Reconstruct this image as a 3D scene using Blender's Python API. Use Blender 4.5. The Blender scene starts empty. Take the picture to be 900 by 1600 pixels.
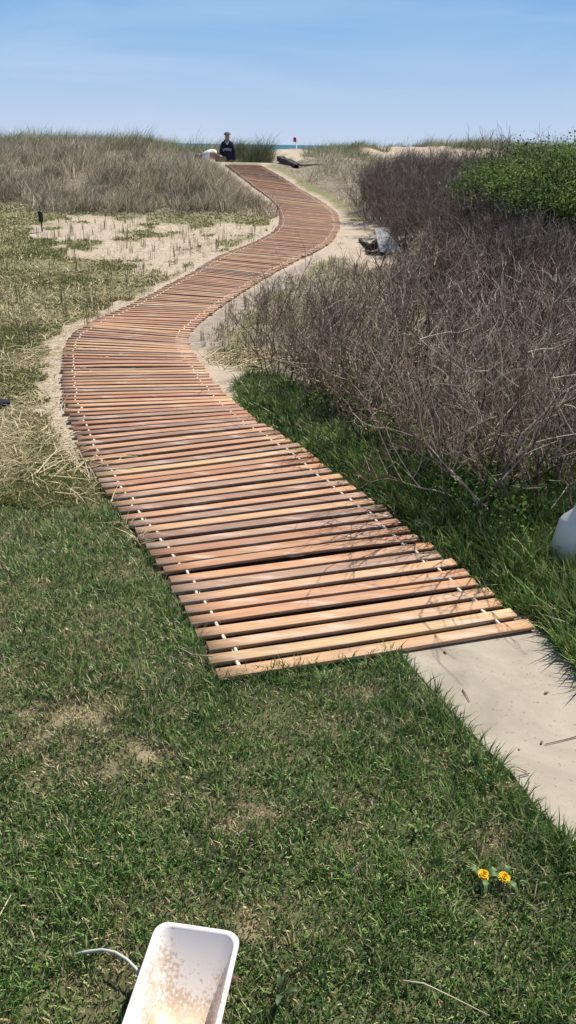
import bpy, math, random
import numpy as np
from mathutils import Vector, Matrix
random.seed(7); rng = np.random.default_rng(11)
R = math.radians
scn = bpy.context.scene
col = scn.collection
# ------------------------------------------------------------------ camera
EYE, PITCH, ROLL, F = 1.62, R(24.66), R(0.9), 1250.0
camd = bpy.data.cameras.new('camera'); cam = bpy.data.objects.new('camera', camd); col.objects.link(cam)
M = Matrix.Rotation(R(90) - PITCH, 4, 'X') @ Matrix.Rotation(ROLL, 4, 'Z')
M.translation = (0, 0, EYE); cam.matrix_world = M
camd.sensor_fit = 'VERTICAL'; camd.sensor_height = 36; camd.lens = F/1600*36
camd.clip_start = .05; camd.clip_end = 40000
scn.camera = cam
R3 = np.array(M.to_3x3())
def ray(px, py):
    d = R3 @ np.array([(px-450)/F, -(py-800)/F, -1.0]); return d/np.linalg.norm(d)
# ------------------------------------------------------------------ noise + terrain
def vnoise(x, y, s=1.0, seed=0):
    x = np.asarray(x, float)*s + seed*17.31; y = np.asarray(y, float)*s + seed*9.77
    xi = np.floor(x); yi = np.floor(y); fx = x-xi; fy = y-yi
    fx = fx*fx*(3-2*fx); fy = fy*fy*(3-2*fy)
    def h(a, b):
        v = np.sin(a*127.1 + b*311.7 + seed*74.7)*43758.5453; return v-np.floor(v)
    return (h(xi,yi)*(1-fx)+h(xi+1,yi)*fx)*(1-fy) + (h(xi,yi+1)*(1-fx)+h(xi+1,yi+1)*fx)*fy
def fbm(x, y, s, seed=0, n=3):
    r = 0; a = .5; t = 0
    for k in range(n): r = r + a*vnoise(x, y, s*2**k, seed+k); t += a; a *= .5
    return r/t
def sst(a, b, v):
    t = np.clip((np.asarray(v, float)-a)/(b-a), 0, 1); return t*t*(3-2*t)
_ty = np.arange(-20, 260, .1)
def table(pts, k=9):
    ys, zs = zip(*pts); v = np.interp(_ty, ys, zs); ker = np.hanning(k+2)[1:-1]; ker /= ker.sum()
    vp = np.pad(v, k//2, mode='edge'); v = np.convolve(vp, ker, 'valid')
    return lambda y: np.interp(y, _ty, v)
SHORE = [(40,-.6),(60,-2.2),(75,-3.2),(120,-6),(250,-6)]
base = table([(-20,0),(8,0),(11,.1),(14.5,.28),(18,.42),(21,.62),(24.8,1.12),(25.5,1.15),(26.4,.4),(27.2,.2),(28.2,.3),(31,1.30),(34,1.30),(37,.6)]+SHORE, 9)
dleft = table([(-20,0),(8,0),(11,.1),(15.5,.3),(17,.48),(18.5,.78),(20.5,1.0),(22.5,1.2),(24.5,1.32),(27,1.38),(31,1.48),(34,1.42),(37,.7)]+SHORE, 21)
dright = table([(-20,0),(8,0),(11,.1),(14.5,.3),(18,.48),(22,.82),(25,1.08),(28,1.22),(31,1.36),(34,1.42),(37,.8)]+SHORE, 21)
def hit(px, py, fn=None):
    fn = fn or T
    d = ray(px, py); t = np.geomspace(.4, 400, 3000)
    z = EYE + d[2]*t - fn(d[0]*t, d[1]*t)
    k = np.argmax(z < 0)
    if z[k] >= 0: k = len(t)-1
    a, b = t[k-1], t[k]
    for _ in range(25):
        m = (a+b)/2
        if EYE + d[2]*m - float(fn(d[0]*m, d[1]*m)) < 0: b = m
        else: a = m
    return np.array([d[0]*a, d[1]*a, EYE + d[2]*a])
def atd(px, py, Y):           # the point of a pixel's line of sight at ground distance Y
    d = ray(px, py); t = Y/d[1]; return np.array([d[0]*t, Y, EYE+d[2]*t])
PAIRS = [((340,1064),(822,984)),((295,973),(735,911)),((251,894),(648,841)),((185,803),(538,758)),((147,743),(468,703)),((122,700),(412,670)),((107,655),(375,641)),
 ((100,622),(350,616)),((98,580),(318,578)),((106,538),(297,548)),((130,515),(295,528)),((165,497),(318,502)),((240,461),(362,470)),((300,428),(408,440)),
 ((345,402),(458,412)),((400,379),(506,388)),((430,361),(525,369)),((438,342),(530,350)),((430,320),(520,330)),((405,299),(490,309)),((375,276),(450,284)),((352,259),(408,260))]
bfn = lambda x, y: base(y)
PL = np.array([hit(*a, bfn) for a, b in PAIRS]); PR = np.array([hit(*b, bfn) for a, b in PAIRS])
def resample(P, n=400):
    # Catmull-Rom through the control points
    out = []
    Q = np.vstack([2*P[0]-P[1], P, 2*P[-1]-P[-2]])
    for i in range(1, len(Q)-2):
        for t in np.linspace(0, 1, 24, endpoint=False):
            p0, p1, p2, p3 = Q[i-1], Q[i], Q[i+1], Q[i+2]
            out.append(.5*((2*p1)+(-p0+p2)*t+(2*p0-5*p1+4*p2-p3)*t*t+(-p0+3*p1-3*p2+p3)*t**3))
    out.append(Q[-2]); return np.array(out)
CL, CR = resample(PL), resample(PR)
print('WIDTHS', [round(float(np.linalg.norm(a-b)), 2) for a, b in zip(PL, PR)]); print('Y', [round(float(a[1]),1) for a in PL])
_oL = np.argsort(CL[:,1]); _oR = np.argsort(CR[:,1])
def xL(y): return np.interp(y, CL[_oL,1], CL[_oL,0])
def xR(y): return np.interp(y, CR[_oR,1], CR[_oR,0])
def T(x, y):
    x = np.asarray(x, float); y = np.asarray(y, float)
    shift = np.where(y > 25, -(y-25)*.10, 0)
    wide = sst(25.2, 26.4, y)*.55*(1-sst(28.5,30.5,y)); w2 = sst(21, 23.5, y)*.9; wl = sst(.15+wide+w2*.3, 1.5+wide+w2, xL(y)+shift-x); wr = sst(.15, 1.3, x-xR(y)-shift)
    b = base(y)
    z = b + wl*(dleft(y)-b) + wr*(dright(y)-b)
    # ridge beyond on the right, leaving the gap where the sea shows
    g = sst(.6, 2.6, x)*sst(26, 31, y)*(1-sst(34, 38, y))
    z = z + g*.17*(.5+vnoise(x, y, .45, 5))
    z = z + (wl+wr)*(fbm(x, y, .9, 3)-.5)*.34*sst(13, 19, y)
    # gentle unevenness off the boardwalk
    off = sst(.05, .5, xL(y)-x)+sst(.05, .5, x-xR(y))
    z = z + off*(fbm(x, y, 1.6, 8)-.5)*.05*sst(3.2, 5, y)*(1-sst(45, 60, y))
    return z
# ------------------------------------------------------------------ materials
def mat(name, color=(.5,.5,.5), rough=.6, attr=None, noise=0, nscale=40, trans=0, spec=.3, bump=0, bscale=200, metal=0, coord='Object'):
    m = bpy.data.materials.new(name); m.use_nodes = True; nt = m.node_tree; N = nt.nodes; Lk = nt.links
    b = N['Principled BSDF']; b.inputs['Roughness'].default_value = rough; b.inputs['Specular IOR Level'].default_value = spec
    b.inputs['Metallic'].default_value = metal
    tc = N.new('ShaderNodeTexCoord')
    if attr:
        a = N.new('ShaderNodeAttribute'); a.attribute_name = attr; src = a.outputs['Color']
    else:
        c = N.new('ShaderNodeRGB'); c.outputs[0].default_value = (*color, 1); src = c.outputs[0]
    if noise:
        n = N.new('ShaderNodeTexNoise'); n.inputs['Scale'].default_value = nscale; n.inputs['Detail'].default_value = 5
        Lk.new(tc.outputs[coord], n.inputs['Vector'])
        mr = N.new('ShaderNodeMapRange'); mr.inputs['From Min'].default_value = .3; mr.inputs['From Max'].default_value = .7
        mr.inputs['To Min'].default_value = 1-noise; mr.inputs['To Max'].default_value = 1+noise
        Lk.new(n.outputs['Fac'], mr.inputs['Value'])
        v = N.new('ShaderNodeVectorMath'); v.operation = 'SCALE'; Lk.new(src, v.inputs[0]); Lk.new(mr.outputs[0], v.inputs['Scale']); src = v.outputs[0]
    Lk.new(src, b.inputs['Base Color'])
    if bump:
        n2 = N.new('ShaderNodeTexNoise'); n2.inputs['Scale'].default_value = bscale; n2.inputs['Detail'].default_value = 4
        Lk.new(tc.outputs[coord], n2.inputs['Vector'])
        bp = N.new('ShaderNodeBump'); bp.inputs['Strength'].default_value = bump; bp.inputs['Distance'].default_value = .01
        Lk.new(n2.outputs['Fac'], bp.inputs['Height']); Lk.new(bp.outputs[0], b.inputs['Normal'])
    if trans:
        t = N.new('ShaderNodeBsdfTranslucent'); Lk.new(src, t.inputs['Color'])
        mx = N.new('ShaderNodeMixShader'); mx.inputs[0].default_value = trans
        Lk.new(b.outputs[0], mx.inputs[1]); Lk.new(t.outputs[0], mx.inputs[2]); Lk.new(mx.outputs[0], N['Material Output'].inputs['Surface'])
    return m
M_blade = mat('grass_blade', attr='Col', rough=.42, trans=.16, spec=.4)
M_dry = mat('dry_grass', attr='Col', rough=.6, trans=.25, spec=.2)
M_twig = mat('twig_bark', attr='Col', rough=.75, noise=.3, nscale=30, spec=.25)
M_leaf = mat('leaf', attr='Col', rough=.6, trans=.35, spec=.15)
M_black = mat('black_plastic', (.015,.015,.017), .45, noise=.3)
M_weath = mat('weathered_wood', (.50,.48,.45), .85, noise=.35, nscale=25, bump=.5, bscale=90)
M_darkw = mat('dark_wood', (.045,.038,.034), .85, noise=.5, nscale=25, bump=.8, bscale=60)
M_cord = mat('spacer_plastic', (.74,.66,.52), .5)
# ------------------------------------------------------------------ mesh helpers
def raw_mesh(name, V, faces_flat, starts, m, C=None, smooth=False, attrs=None):
    me = bpy.data.meshes.new(name)
    me.vertices.add(len(V)); me.vertices.foreach_set('co', np.asarray(V, np.float32).ravel())
    me.loops.add(len(faces_flat)); me.loops.foreach_set('vertex_index', np.asarray(faces_flat, np.int32))
    me.polygons.add(len(starts)); me.polygons.foreach_set('loop_start', np.asarray(starts, np.int32))
    if smooth: me.polygons.foreach_set('use_smooth', np.ones(len(starts), bool))
    me.update(calc_edges=True); me.validate()
    def addc(nm, c):
        a = me.color_attributes.new(nm, 'FLOAT_COLOR', 'POINT')
        cc = np.ones((len(V), 4), np.float32); cc[:, :3] = c; a.data.foreach_set('color', cc.ravel())
    if C is not None: addc('Col', C)
    for k, v in (attrs or {}).items(): addc(k, v)
    if m: me.materials.append(m)
    return me
def link(name, me, parent=None, loc=None, rz=0):
    o = bpy.data.objects.new(name, me); col.objects.link(o)
    if parent: o.parent = parent
    if loc is not None: o.location = [float(v) for v in loc]
    if rz: o.rotation_euler = (0, 0, rz)
    return o
def tag(o, label=None, cat=None, group=None, kind=None):
    if label: o['label'] = label
    if cat: o['category'] = cat
    if group: o['group'] = group
    if kind: o['kind'] = kind
    return o
def empty(name, loc, rz=0):
    o = bpy.data.objects.new(name, None); o.empty_display_size = .1; col.objects.link(o); o.location = [float(v) for v in loc]; o.rotation_euler = (0,0,rz); return o
def copy_tree(o, parent=None):
    c = o.copy(); col.objects.link(c); c.parent = parent
    for ch in [q for q in list(col.objects) if q.parent == o]: copy_tree(ch, c)
    return c
def pip(x, y, poly):
    x = np.asarray(x); y = np.asarray(y); ins = np.zeros(x.shape, bool); n = len(poly); j = n-1
    for i in range(n):
        xi, yi = poly[i][:2]; xj, yj = poly[j][:2]
        c = ((yi > y) != (yj > y)) & (x < (xj-xi)*(y-yi)/((yj-yi) or 1e-12)+xi)
        ins ^= c; j = i
    return ins
def blade_mesh(name, x, y, z, h, w, bend, th, C, m, phi=None, C2=None):
    n = len(x); ph = rng.uniform(0, math.tau, n) if phi is None else phi
    wx = np.cos(ph)*w/2; wy = np.sin(ph)*w/2; dx = np.cos(th); dy = np.sin(th)
    vt = h*np.sqrt(np.clip(1-bend**2, .002, 1)); V = np.zeros((n, 5, 3))
    V[:,0] = np.stack([x-wx, y-wy, z], 1); V[:,1] = np.stack([x+wx, y+wy, z], 1)
    mx = x+dx*bend*h*.4; my = y+dy*bend*h*.4; mz = z+vt*.62
    V[:,2] = np.stack([mx+wx*.85, my+wy*.85, mz], 1); V[:,3] = np.stack([mx-wx*.85, my-wy*.85, mz], 1)
    V[:,4] = np.stack([x+dx*bend*h, y+dy*bend*h, z+vt*.98], 1)
    b = np.arange(n)[:, None]*5
    fl = np.concatenate([b+0, b+1, b+2, b+3, b+3, b+2, b+4], 1).ravel()
    st = (np.arange(n)[:, None]*7 + np.array([0, 4])).ravel()
    CC = np.repeat(C[:, None, :], 5, 1)
    if C2 is not None: CC[:, 4] = C2; CC[:, 2:4] = (C[:, None]+C2[:, None])/2
    return raw_mesh(name, V.reshape(-1, 3), fl, st, m, CC.reshape(-1, 3))
class Tubes:
    def __init__(s): s.V = []; s.Fl = []; s.st = []; s.C = []; s.n = 0; s.l = 0
    def add(s, P, rad, c, k=4, cap=False):
        P = np.asarray(P, float); n = len(P); rad = np.broadcast_to(rad, n)
        d = np.gradient(P, axis=0); d /= np.linalg.norm(d, axis=1)[:, None]+1e-9
        up = np.array([0,0,1.]) if abs(d[0][2]) < .9 else np.array([1.,0,0])
        a = np.cross(d, up); a /= np.linalg.norm(a, axis=1)[:, None]+1e-9; b = np.cross(d, a)
        t = np.arange(k)/k*math.tau
        ring = P[:, None] + rad[:, None, None]*(a[:, None]*np.cos(t)[None, :, None] + b[:, None]*np.sin(t)[None, :, None])
        s.V.append(ring.reshape(-1, 3)); s.C.append(np.broadcast_to(np.asarray(c, float), (n*k, 3)))
        for i in range(n-1):
            for j in range(k):
                q = (j+1) % k
                s.Fl += [s.n+i*k+j, s.n+i*k+q, s.n+(i+1)*k+q, s.n+(i+1)*k+j]; s.st.append(s.l); s.l += 4
        if cap:
            for o, sg in ((0, -1), ((n-1)*k, 1)):
                idx = [s.n+o+j for j in range(k)][::sg]; s.Fl += idx; s.st.append(s.l); s.l += k
        s.n += n*k
    def mesh(s, name, m, smooth=True): return raw_mesh(name, np.vstack(s.V), s.Fl, s.st, m, np.vstack(s.C), smooth)
class Leaves:
    def __init__(s): s.P = []
    def mesh(s, name, P, size, C, m, tilt=1.0, asp=.5):
        n = len(P); u = rng.normal(size=(n,3)); u /= np.linalg.norm(u, axis=1)[:, None]
        nn = rng.normal(size=(n,3))*tilt+np.array([0,0,1.]); w = np.cross(u, nn); w /= np.linalg.norm(w, axis=1)[:, None]+1e-9
        sz = size[:, None]; V = np.zeros((n,4,3))
        V[:,0] = P-u*sz*.5; V[:,1] = P+w*sz*asp*.5; V[:,2] = P+u*sz*.5; V[:,3] = P-w*sz*asp*.5
        return raw_mesh(name, V.reshape(-1,3), np.arange(n*4), np.arange(n)*4, m, np.repeat(C[:, None], 4, 1).reshape(-1,3))
LV = Leaves()
def box_mesh(name, sx, sy, sz, m, bev=.002, C=None, taper=1):
    import bmesh
    bm = bmesh.new(); bmesh.ops.create_cube(bm, size=1)
    for v in bm.verts:
        k = taper if v.co.z > 0 else 1
        v.co.x *= sx*k; v.co.y *= sy*k; v.co.z *= sz
    if bev: bmesh.ops.bevel(bm, geom=bm.edges[:], offset=bev, segments=2, affect='EDGES', profile=.6)
    me = bpy.data.meshes.new(name); bm.to_mesh(me); bm.free(); me.materials.append(m); return me
def lathe(name, prof, m, k=20, sq=0, cx=0, cy=0, smooth=True):
    V = []; Fl = []; st = []
    for r, z in prof:
        for j in range(k):
            t = j/k*math.tau; c, s_ = math.cos(t), math.sin(t)
            f = 1/(abs(c)**(2+sq)+abs(s_)**(2+sq))**(1/(2+sq)) if sq else 1
            V.append((cx+r*f*c, cy+r*f*s_, z))
    n = len(prof)
    for i in range(n-1):
        for j in range(k):
            q = (j+1) % k; st.append(len(Fl)); Fl += [i*k+j, i*k+q, (i+1)*k+q, (i+1)*k+j]
    return raw_mesh(name, V, Fl, st, m, None, smooth)
def jitter(c, n, s=.15, h=.06):
    c = np.asarray(c, float); v = 1+rng.normal(size=(n,1))*s; return np.clip(c[None]*v*(1+rng.normal(size=(n,3))*h), .004, .95)
def pick(pal, wts, n, s=.15):
    k = rng.choice(len(pal), n, p=np.array(wts)/sum(wts)); return jitter((0,0,0), 1, 0)*0 + np.clip(np.array(pal)[k]*(1+rng.normal(size=(n,1))*s)*(1+rng.normal(size=(n,3))*.04), .004, .95)
# ------------------------------------------------------------------ zones
edgeL = [(340,1064),(268,902),(207,822),(168,788)]
PATHPOLY = [tuple(p[:2]) for p in CL[::6]] + [tuple(CL[-1][:2])] + [tuple(p[:2]) for p in CR[::-6]] + [tuple(CR[0][:2])]
def W(pts): return [tuple(hit(*p)[:2]) for p in pts]
slabL = [(630,1030),(700,1108),(765,1178),(800,1212),(840,1268),(900,1325)]
sl = W(slabL); d0 = np.array(sl[-1])-np.array(sl[0]); d0 /= np.linalg.norm(d0)
r0 = hit(826,985)[:2]; print('slab dir', d0, 'right edge check', r0, hit(900,1045)[:2])
r1 = hit(900,1047)[:2]
SLAB = [tuple(np.array(sl[0])-d0*.0+np.array([-.02,.10]))] + sl + [tuple(np.array(sl[-1])+d0*2.5), tuple(r1+(r1-r0)/np.linalg.norm(r1-r0)*2.8), tuple(r1), tuple(r0+np.array([.01,.09]))]
LAWN = W([(-900,800),(-200,800),(0,797),(90,792),(168,790)]) + [tuple(p[:2]) for p in CL[::-1] if p[1] < hit(170,790)[1]][:: -1][::-1]
LAWN = LAWN[:5] + sorted([q for q in LAWN[5:]], key=lambda q: -q[1]) + W([(480,1044)]) + sl + [tuple(np.array(sl[-1])+d0*2.5), (1.6,-4), (-7,-4)]
STRIP = W([(368,608),(392,585),(440,590),(520,640),(600,690),(700,720),(800,740),(1000,760),(1400,830)]) + [tuple(r1+(r1-r0)/np.linalg.norm(r1-r0)*2.8), tuple(r1), tuple(r0)] + [tuple(p[:2]) for p in CR if p[1] < hit(372,640)[1]]
SANDS = [W([(75,338),(200,334),(330,350),(438,352),(420,372),(345,402),(285,430),(200,415),(110,402),(60,372)]),
         W([(530,345),(545,340),(600,375),(625,395),(585,420),(520,400),(470,430),(400,470),(350,500),(330,540),(295,552),(292,528),(360,468),(440,420),(520,378)]),
         W([(300,560),(350,562),(395,590),(372,625),(345,618)]), W([(92,600),(60,640),(118,740),(150,790),(190,800),(110,680)])]
def zones(x, y):
    nx = x+(fbm(x, y, 2.2, 1, 5)-.5)*.22*(1+y*.22); ny = y+(fbm(x, y, 2.2, 21, 5)-.5)*.22*(1+y*.3)
    z = {}
    z['lawn'] = pip(x+(fbm(x,y,14,1)-.5)*.07, y+(fbm(x,y,8,4)-.5)*.26, LAWN)
    z['strip'] = pip(x, y, STRIP)
    s = np.zeros(x.shape, bool)
    for q in SANDS: s |= pip(nx, ny, q)
    s &= ~((fbm(x, y, 1.9, 55, 4) > .60) & (y > 9) & (x < 0))
    dl = xL(y)-x; dr = x-xR(y)
    n = fbm(x, y, 5, 31)
    near = ((dl > -.05) & (dl < .02+.30*n*sst(3.4, 5, y)) | (dr > -.05) & (dr < .02+.34*n*sst(4.5, 7.5, y))) & (y < 26) & (y > 3.9)
    far = (y > 27) & (fbm(x, y, .55, 9) > .42) | (y > 38)
    cor = (y > 25) & (np.abs(x+1.5) < 1.0+.4*n)
    z['sand'] = (s | near | far | cor) & ~z['lawn']
    z['patch'] = fbm(x, y, 1.6, 13, 4)
    return z
print('zones ok', len(LAWN))
# ------------------------------------------------------------------ ground
ys = np.concatenate([[-6,-4,-2,-1,-.3], np.geomspace(.35, 130, 760)])
us = np.linspace(-1, 1, 520); us = np.sign(us)*np.abs(us)**1.25
X = us[None, :]*(1.35*np.abs(ys)[:, None]+5); Y = np.repeat(ys[:, None], len(us), 1)
x = X.ravel(); y = Y.ravel(); z = T(x, y); zn = zones(x, y)
soil = np.array([.17,.13,.085]); sand = np.array([.50,.41,.31]); thatch = np.array([.29,.25,.15]); green = np.array([.17,.19,.065])
A = np.repeat(thatch[None], len(x), 0); B = np.repeat(np.array([[.20,.19,.085]]), len(x), 0)
g = (zn['patch'] > .55)[:, None]; B = np.where(g, green, B); A = np.where(g, A*.85, A)
lw = zn['lawn'][:, None] | zn['strip'][:, None]
tan = ((.6*fbm(x, y, 5, 17, 4)+.4*fbm(x, y, 17, 18, 3) > .69) & zn['lawn'])[:, None]
A = np.where(lw, [.15,.14,.07], A); B = np.where(lw, [.075,.085,.038], B); A = np.where(tan, [.40,.33,.21], A); B = np.where(tan, [.24,.21,.12], B)
dune = ((y > 16) & (x < xL(y)) | (x > xR(y)+.5) & (y > 5) & (y < 27))[:, None]
A = np.where(dune, [.30,.25,.18], A); B = np.where(dune, [.17,.145,.105], B)
sd = zn['sand'][:, None]
A = np.where(sd, sand, A); B = np.where(sd, sand*.86, B)
grey = pip(x, y, W([(295,548),(292,528),(320,500),(362,470),(440,425),(500,400),(470,440),(400,480),(345,545)]))[:, None]
A = np.where(grey, [.37,.31,.25], A); B = np.where(grey, [.27,.225,.18], B)
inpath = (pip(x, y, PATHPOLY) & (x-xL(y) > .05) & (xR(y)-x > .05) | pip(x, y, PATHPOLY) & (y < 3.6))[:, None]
A = np.where(inpath, [.13,.095,.065], A); B = np.where(inpath, [.08,.06,.042], B)  # ground under the boardwalk coloured darker, painting shade into the plank gaps
wet = ((y > 66))[:, None]; A = np.where(wet, sand*.5, A); B = np.where(wet, sand*.45, B)
def blur(C):
    G = C.reshape(len(ys), len(us), 3)
    for _ in range(1):
        G = (G + np.roll(G, 1, 0) + np.roll(G, -1, 0) + np.roll(G, 1, 1) + np.roll(G, -1, 1))/5
    return G.reshape(-1, 3)
A = blur(A); B = blur(B)
z = z + (fbm(x, y, 18, 40)-.5)*.012*sst(25, 12, y)*(~pip(x, y, SLAB)) - .035*pip(x, y, SLAB)
r, c = len(ys), len(us); i = np.arange(r-1)[:, None]*c + np.arange(c-1)[None]
F4 = np.stack([i, i+1, i+c+1, i+c], -1).reshape(-1)
M_ground = bpy.data.materials.new('ground'); M_ground.use_nodes = True
nt = M_ground.node_tree; N = nt.nodes; Lk = nt.links; b = N['Principled BSDF']; b.inputs['Roughness'].default_value = .9; b.inputs['Specular IOR Level'].default_value = .1
a1 = N.new('ShaderNodeAttribute'); a1.attribute_name = 'Col'; a2 = N.new('ShaderNodeAttribute'); a2.attribute_name = 'ColB'
tc = N.new('ShaderNodeTexCoord'); n1 = N.new('ShaderNodeTexNoise'); n1.inputs['Scale'].default_value = 9; n1.inputs['Detail'].default_value = 9; n1.inputs['Roughness'].default_value = .7
Lk.new(tc.outputs['Object'], n1.inputs['Vector'])
cr = N.new('ShaderNodeMapRange'); cr.inputs['From Min'].default_value = .42; cr.inputs['From Max'].default_value = .58; Lk.new(n1.outputs['Fac'], cr.inputs['Value'])
mx = N.new('ShaderNodeMix'); mx.data_type = 'RGBA'; Lk.new(cr.outputs[0], mx.inputs['Factor']); Lk.new(a1.outputs['Color'], mx.inputs['A']); Lk.new(a2.outputs['Color'], mx.inputs['B'])
n3 = N.new('ShaderNodeTexNoise'); n3.inputs['Scale'].default_value = 160; n3.inputs['Detail'].default_value = 3; Lk.new(tc.outputs['Object'], n3.inputs['Vector'])
mr = N.new('ShaderNodeMapRange'); mr.inputs['From Min'].default_value = .35; mr.inputs['From Max'].default_value = .65; mr.inputs['To Min'].default_value = .8; mr.inputs['To Max'].default_value = 1.15; Lk.new(n3.outputs['Fac'], mr.inputs['Value'])
vm = N.new('ShaderNodeVectorMath'); vm.operation = 'SCALE'; Lk.new(mx.outputs['Result'], vm.inputs[0]); Lk.new(mr.outputs[0], vm.inputs['Scale']); Lk.new(vm.outputs[0], b.inputs['Base Color'])
bp = N.new('ShaderNodeBump'); bp.inputs['Strength'].default_value = .8; bp.inputs['Distance'].default_value = .03; Lk.new(n1.outputs['Fac'], bp.inputs['Height']); Lk.new(bp.outputs[0], b.inputs['Normal'])
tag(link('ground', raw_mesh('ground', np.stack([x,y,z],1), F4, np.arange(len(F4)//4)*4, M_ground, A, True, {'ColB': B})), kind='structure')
# ------------------------------------------------------------------ sea
M_sea = bpy.data.materials.new('sea'); M_sea.use_nodes = True; N = M_sea.node_tree.nodes; Lk = M_sea.node_tree.links
b = N['Principled BSDF']; b.inputs['Base Color'].default_value = (.035,.115,.17,1); b.inputs['Roughness'].default_value = .6; b.inputs['Specular IOR Level'].default_value = .06
tc = N.new('ShaderNodeTexCoord'); mp = N.new('ShaderNodeMapping'); mp.inputs['Scale'].default_value = (.12,.5,1); n = N.new('ShaderNodeTexNoise'); n.inputs['Scale'].default_value = 1; n.inputs['Detail'].default_value = 6
Lk.new(tc.outputs['Object'], mp.inputs[0]); Lk.new(mp.outputs[0], n.inputs['Vector']); bp = N.new('ShaderNodeBump'); bp.inputs['Strength'].default_value = .6; bp.inputs['Distance'].default_value = .5
Lk.new(n.outputs['Fac'], bp.inputs['Height']); Lk.new(bp.outputs[0], b.inputs['Normal'])
tag(link('sea', raw_mesh('sea', [(-20000,62,-2.9),(20000,62,-2.9),(20000,18000,-2.9),(-20000,18000,-2.9)], [0,1,2,3], [0], M_sea)), kind='structure')
# ------------------------------------------------------------------ slab path
M_slab = bpy.data.materials.new('slab'); M_slab.use_nodes = True; N = M_slab.node_tree.nodes; Lk = M_slab.node_tree.links
b = N['Principled BSDF']; b.inputs['Roughness'].default_value = .85; b.inputs['Specular IOR Level'].default_value = .2
tc = N.new('ShaderNodeTexCoord'); n1 = N.new('ShaderNodeTexNoise'); n1.inputs['Distortion'].default_value = .8; n1.inputs['Scale'].default_value = 3.0; n1.inputs['Detail'].default_value = 8; n1.inputs['Roughness'].default_value = .62
cr = N.new('ShaderNodeValToRGB'); e = cr.color_ramp.elements; e[0].position = .3; e[0].color = (.27,.235,.18,1); e[1].position = .68; e[1].color = (.43,.38,.30,1)
n2 = N.new('ShaderNodeTexNoise'); n2.inputs['Scale'].default_value = 95; n2.inputs['Detail'].default_value = 2
c2 = N.new('ShaderNodeValToRGB'); e = c2.color_ramp.elements; e[0].position = .25; e[0].color = (.55,.5,.45,1); e[1].position = .36; e[1].color = (1,1,1,1)
e2 = e.new(.70); e2.color = (1,1,1,1); e3 = e.new(.78); e3.color = (1.35,1.3,1.25,1)
mm = N.new('ShaderNodeMix'); mm.data_type = 'RGBA'; mm.blend_type = 'MULTIPLY'; mm.inputs['Factor'].default_value = 1
for q in (n1, n2): Lk.new(tc.outputs['Object'], q.inputs['Vector'])
Lk.new(n1.outputs['Fac'], cr.inputs[0]); Lk.new(n2.outputs['Fac'], c2.inputs[0]); Lk.new(cr.outputs[0], mm.inputs['A']); Lk.new(c2.outputs[0], mm.inputs['B']); Lk.new(mm.outputs['Result'], b.inputs['Base Color'])
bp = N.new('ShaderNodeBump'); bp.inputs['Strength'].default_value = .35; bp.inputs['Distance'].default_value = .006; Lk.new(n1.outputs['Fac'], bp.inputs['Height']); Lk.new(bp.outputs[0], b.inputs['Normal'])
import bmesh
bm = bmesh.new(); vs = [bm.verts.new((p[0], p[1], -.06)) for p in SLAB]; f = bm.faces.new(vs)
if f.normal.z < 0 or f.calc_area() < 0: pass
bm.normal_update()
if f.normal.z < 0: f.normal_flip()
ex = bmesh.ops.extrude_face_region(bm, geom=[f])
for v in ex['geom']:
    if isinstance(v, bmesh.types.BMVert): v.co.z = .008
bmesh.ops.recalc_face_normals(bm, faces=bm.faces[:]); me = bpy.data.meshes.new('stone_path'); bm.to_mesh(me); bm.free(); me.materials.append(M_slab)
tag(link('stone_path', me), kind='structure')
# ------------------------------------------------------------------ boardwalk
M_wood = bpy.data.materials.new('plank_wood'); M_wood.use_nodes = True; N = M_wood.node_tree.nodes; Lk = M_wood.node_tree.links
b = N['Principled BSDF']; b.inputs['Roughness'].default_value = .62; b.inputs['Specular IOR Level'].default_value = .3
at = N.new('ShaderNodeAttribute'); at.attribute_name = 'Col'; tc = N.new('ShaderNodeNewGeometry'); gr = N.new('ShaderNodeAttribute'); gr.attribute_name = 'Grain'
mp = N.new('ShaderNodeMapping'); mp.inputs['Scale'].default_value = (3.5, 130, 60); n1 = N.new('ShaderNodeTexNoise'); n1.inputs['Scale'].default_value = 1; n1.inputs['Detail'].default_value = 6; n1.inputs['Distortion'].default_value = .6
Lk.new(gr.outputs['Vector'], mp.inputs[0]); Lk.new(mp.outputs[0], n1.inputs['Vector'])
mr = N.new('ShaderNodeMapRange'); mr.inputs['From Min'].default_value = .3; mr.inputs['From Max'].default_value = .7; mr.inputs['To Min'].default_value = .74; mr.inputs['To Max'].default_value = 1.18; Lk.new(n1.outputs['Fac'], mr.inputs['Value'])
vm = N.new('ShaderNodeVectorMath'); vm.operation = 'SCALE'; Lk.new(at.outputs['Color'], vm.inputs[0]); Lk.new(mr.outputs[0], vm.inputs['Scale'])
mp2 = N.new('ShaderNodeMapping'); mp2.inputs['Scale'].default_value = (2.4, 11, 1); n2 = N.new('ShaderNodeTexNoise'); n2.inputs['Scale'].default_value = 1.6; n2.inputs['Detail'].default_value = 7; n2.inputs['Roughness'].default_value = .68
Lk.new(tc.outputs['Position'], mp2.inputs[0]); Lk.new(mp2.outputs[0], n2.inputs['Vector'])
m2 = N.new('ShaderNodeMapRange'); m2.inputs['From Min'].default_value = .52; m2.inputs['From Max'].default_value = .66; m2.inputs['To Max'].default_value = .62; Lk.new(n2.outputs['Fac'], m2.inputs['Value'])
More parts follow.
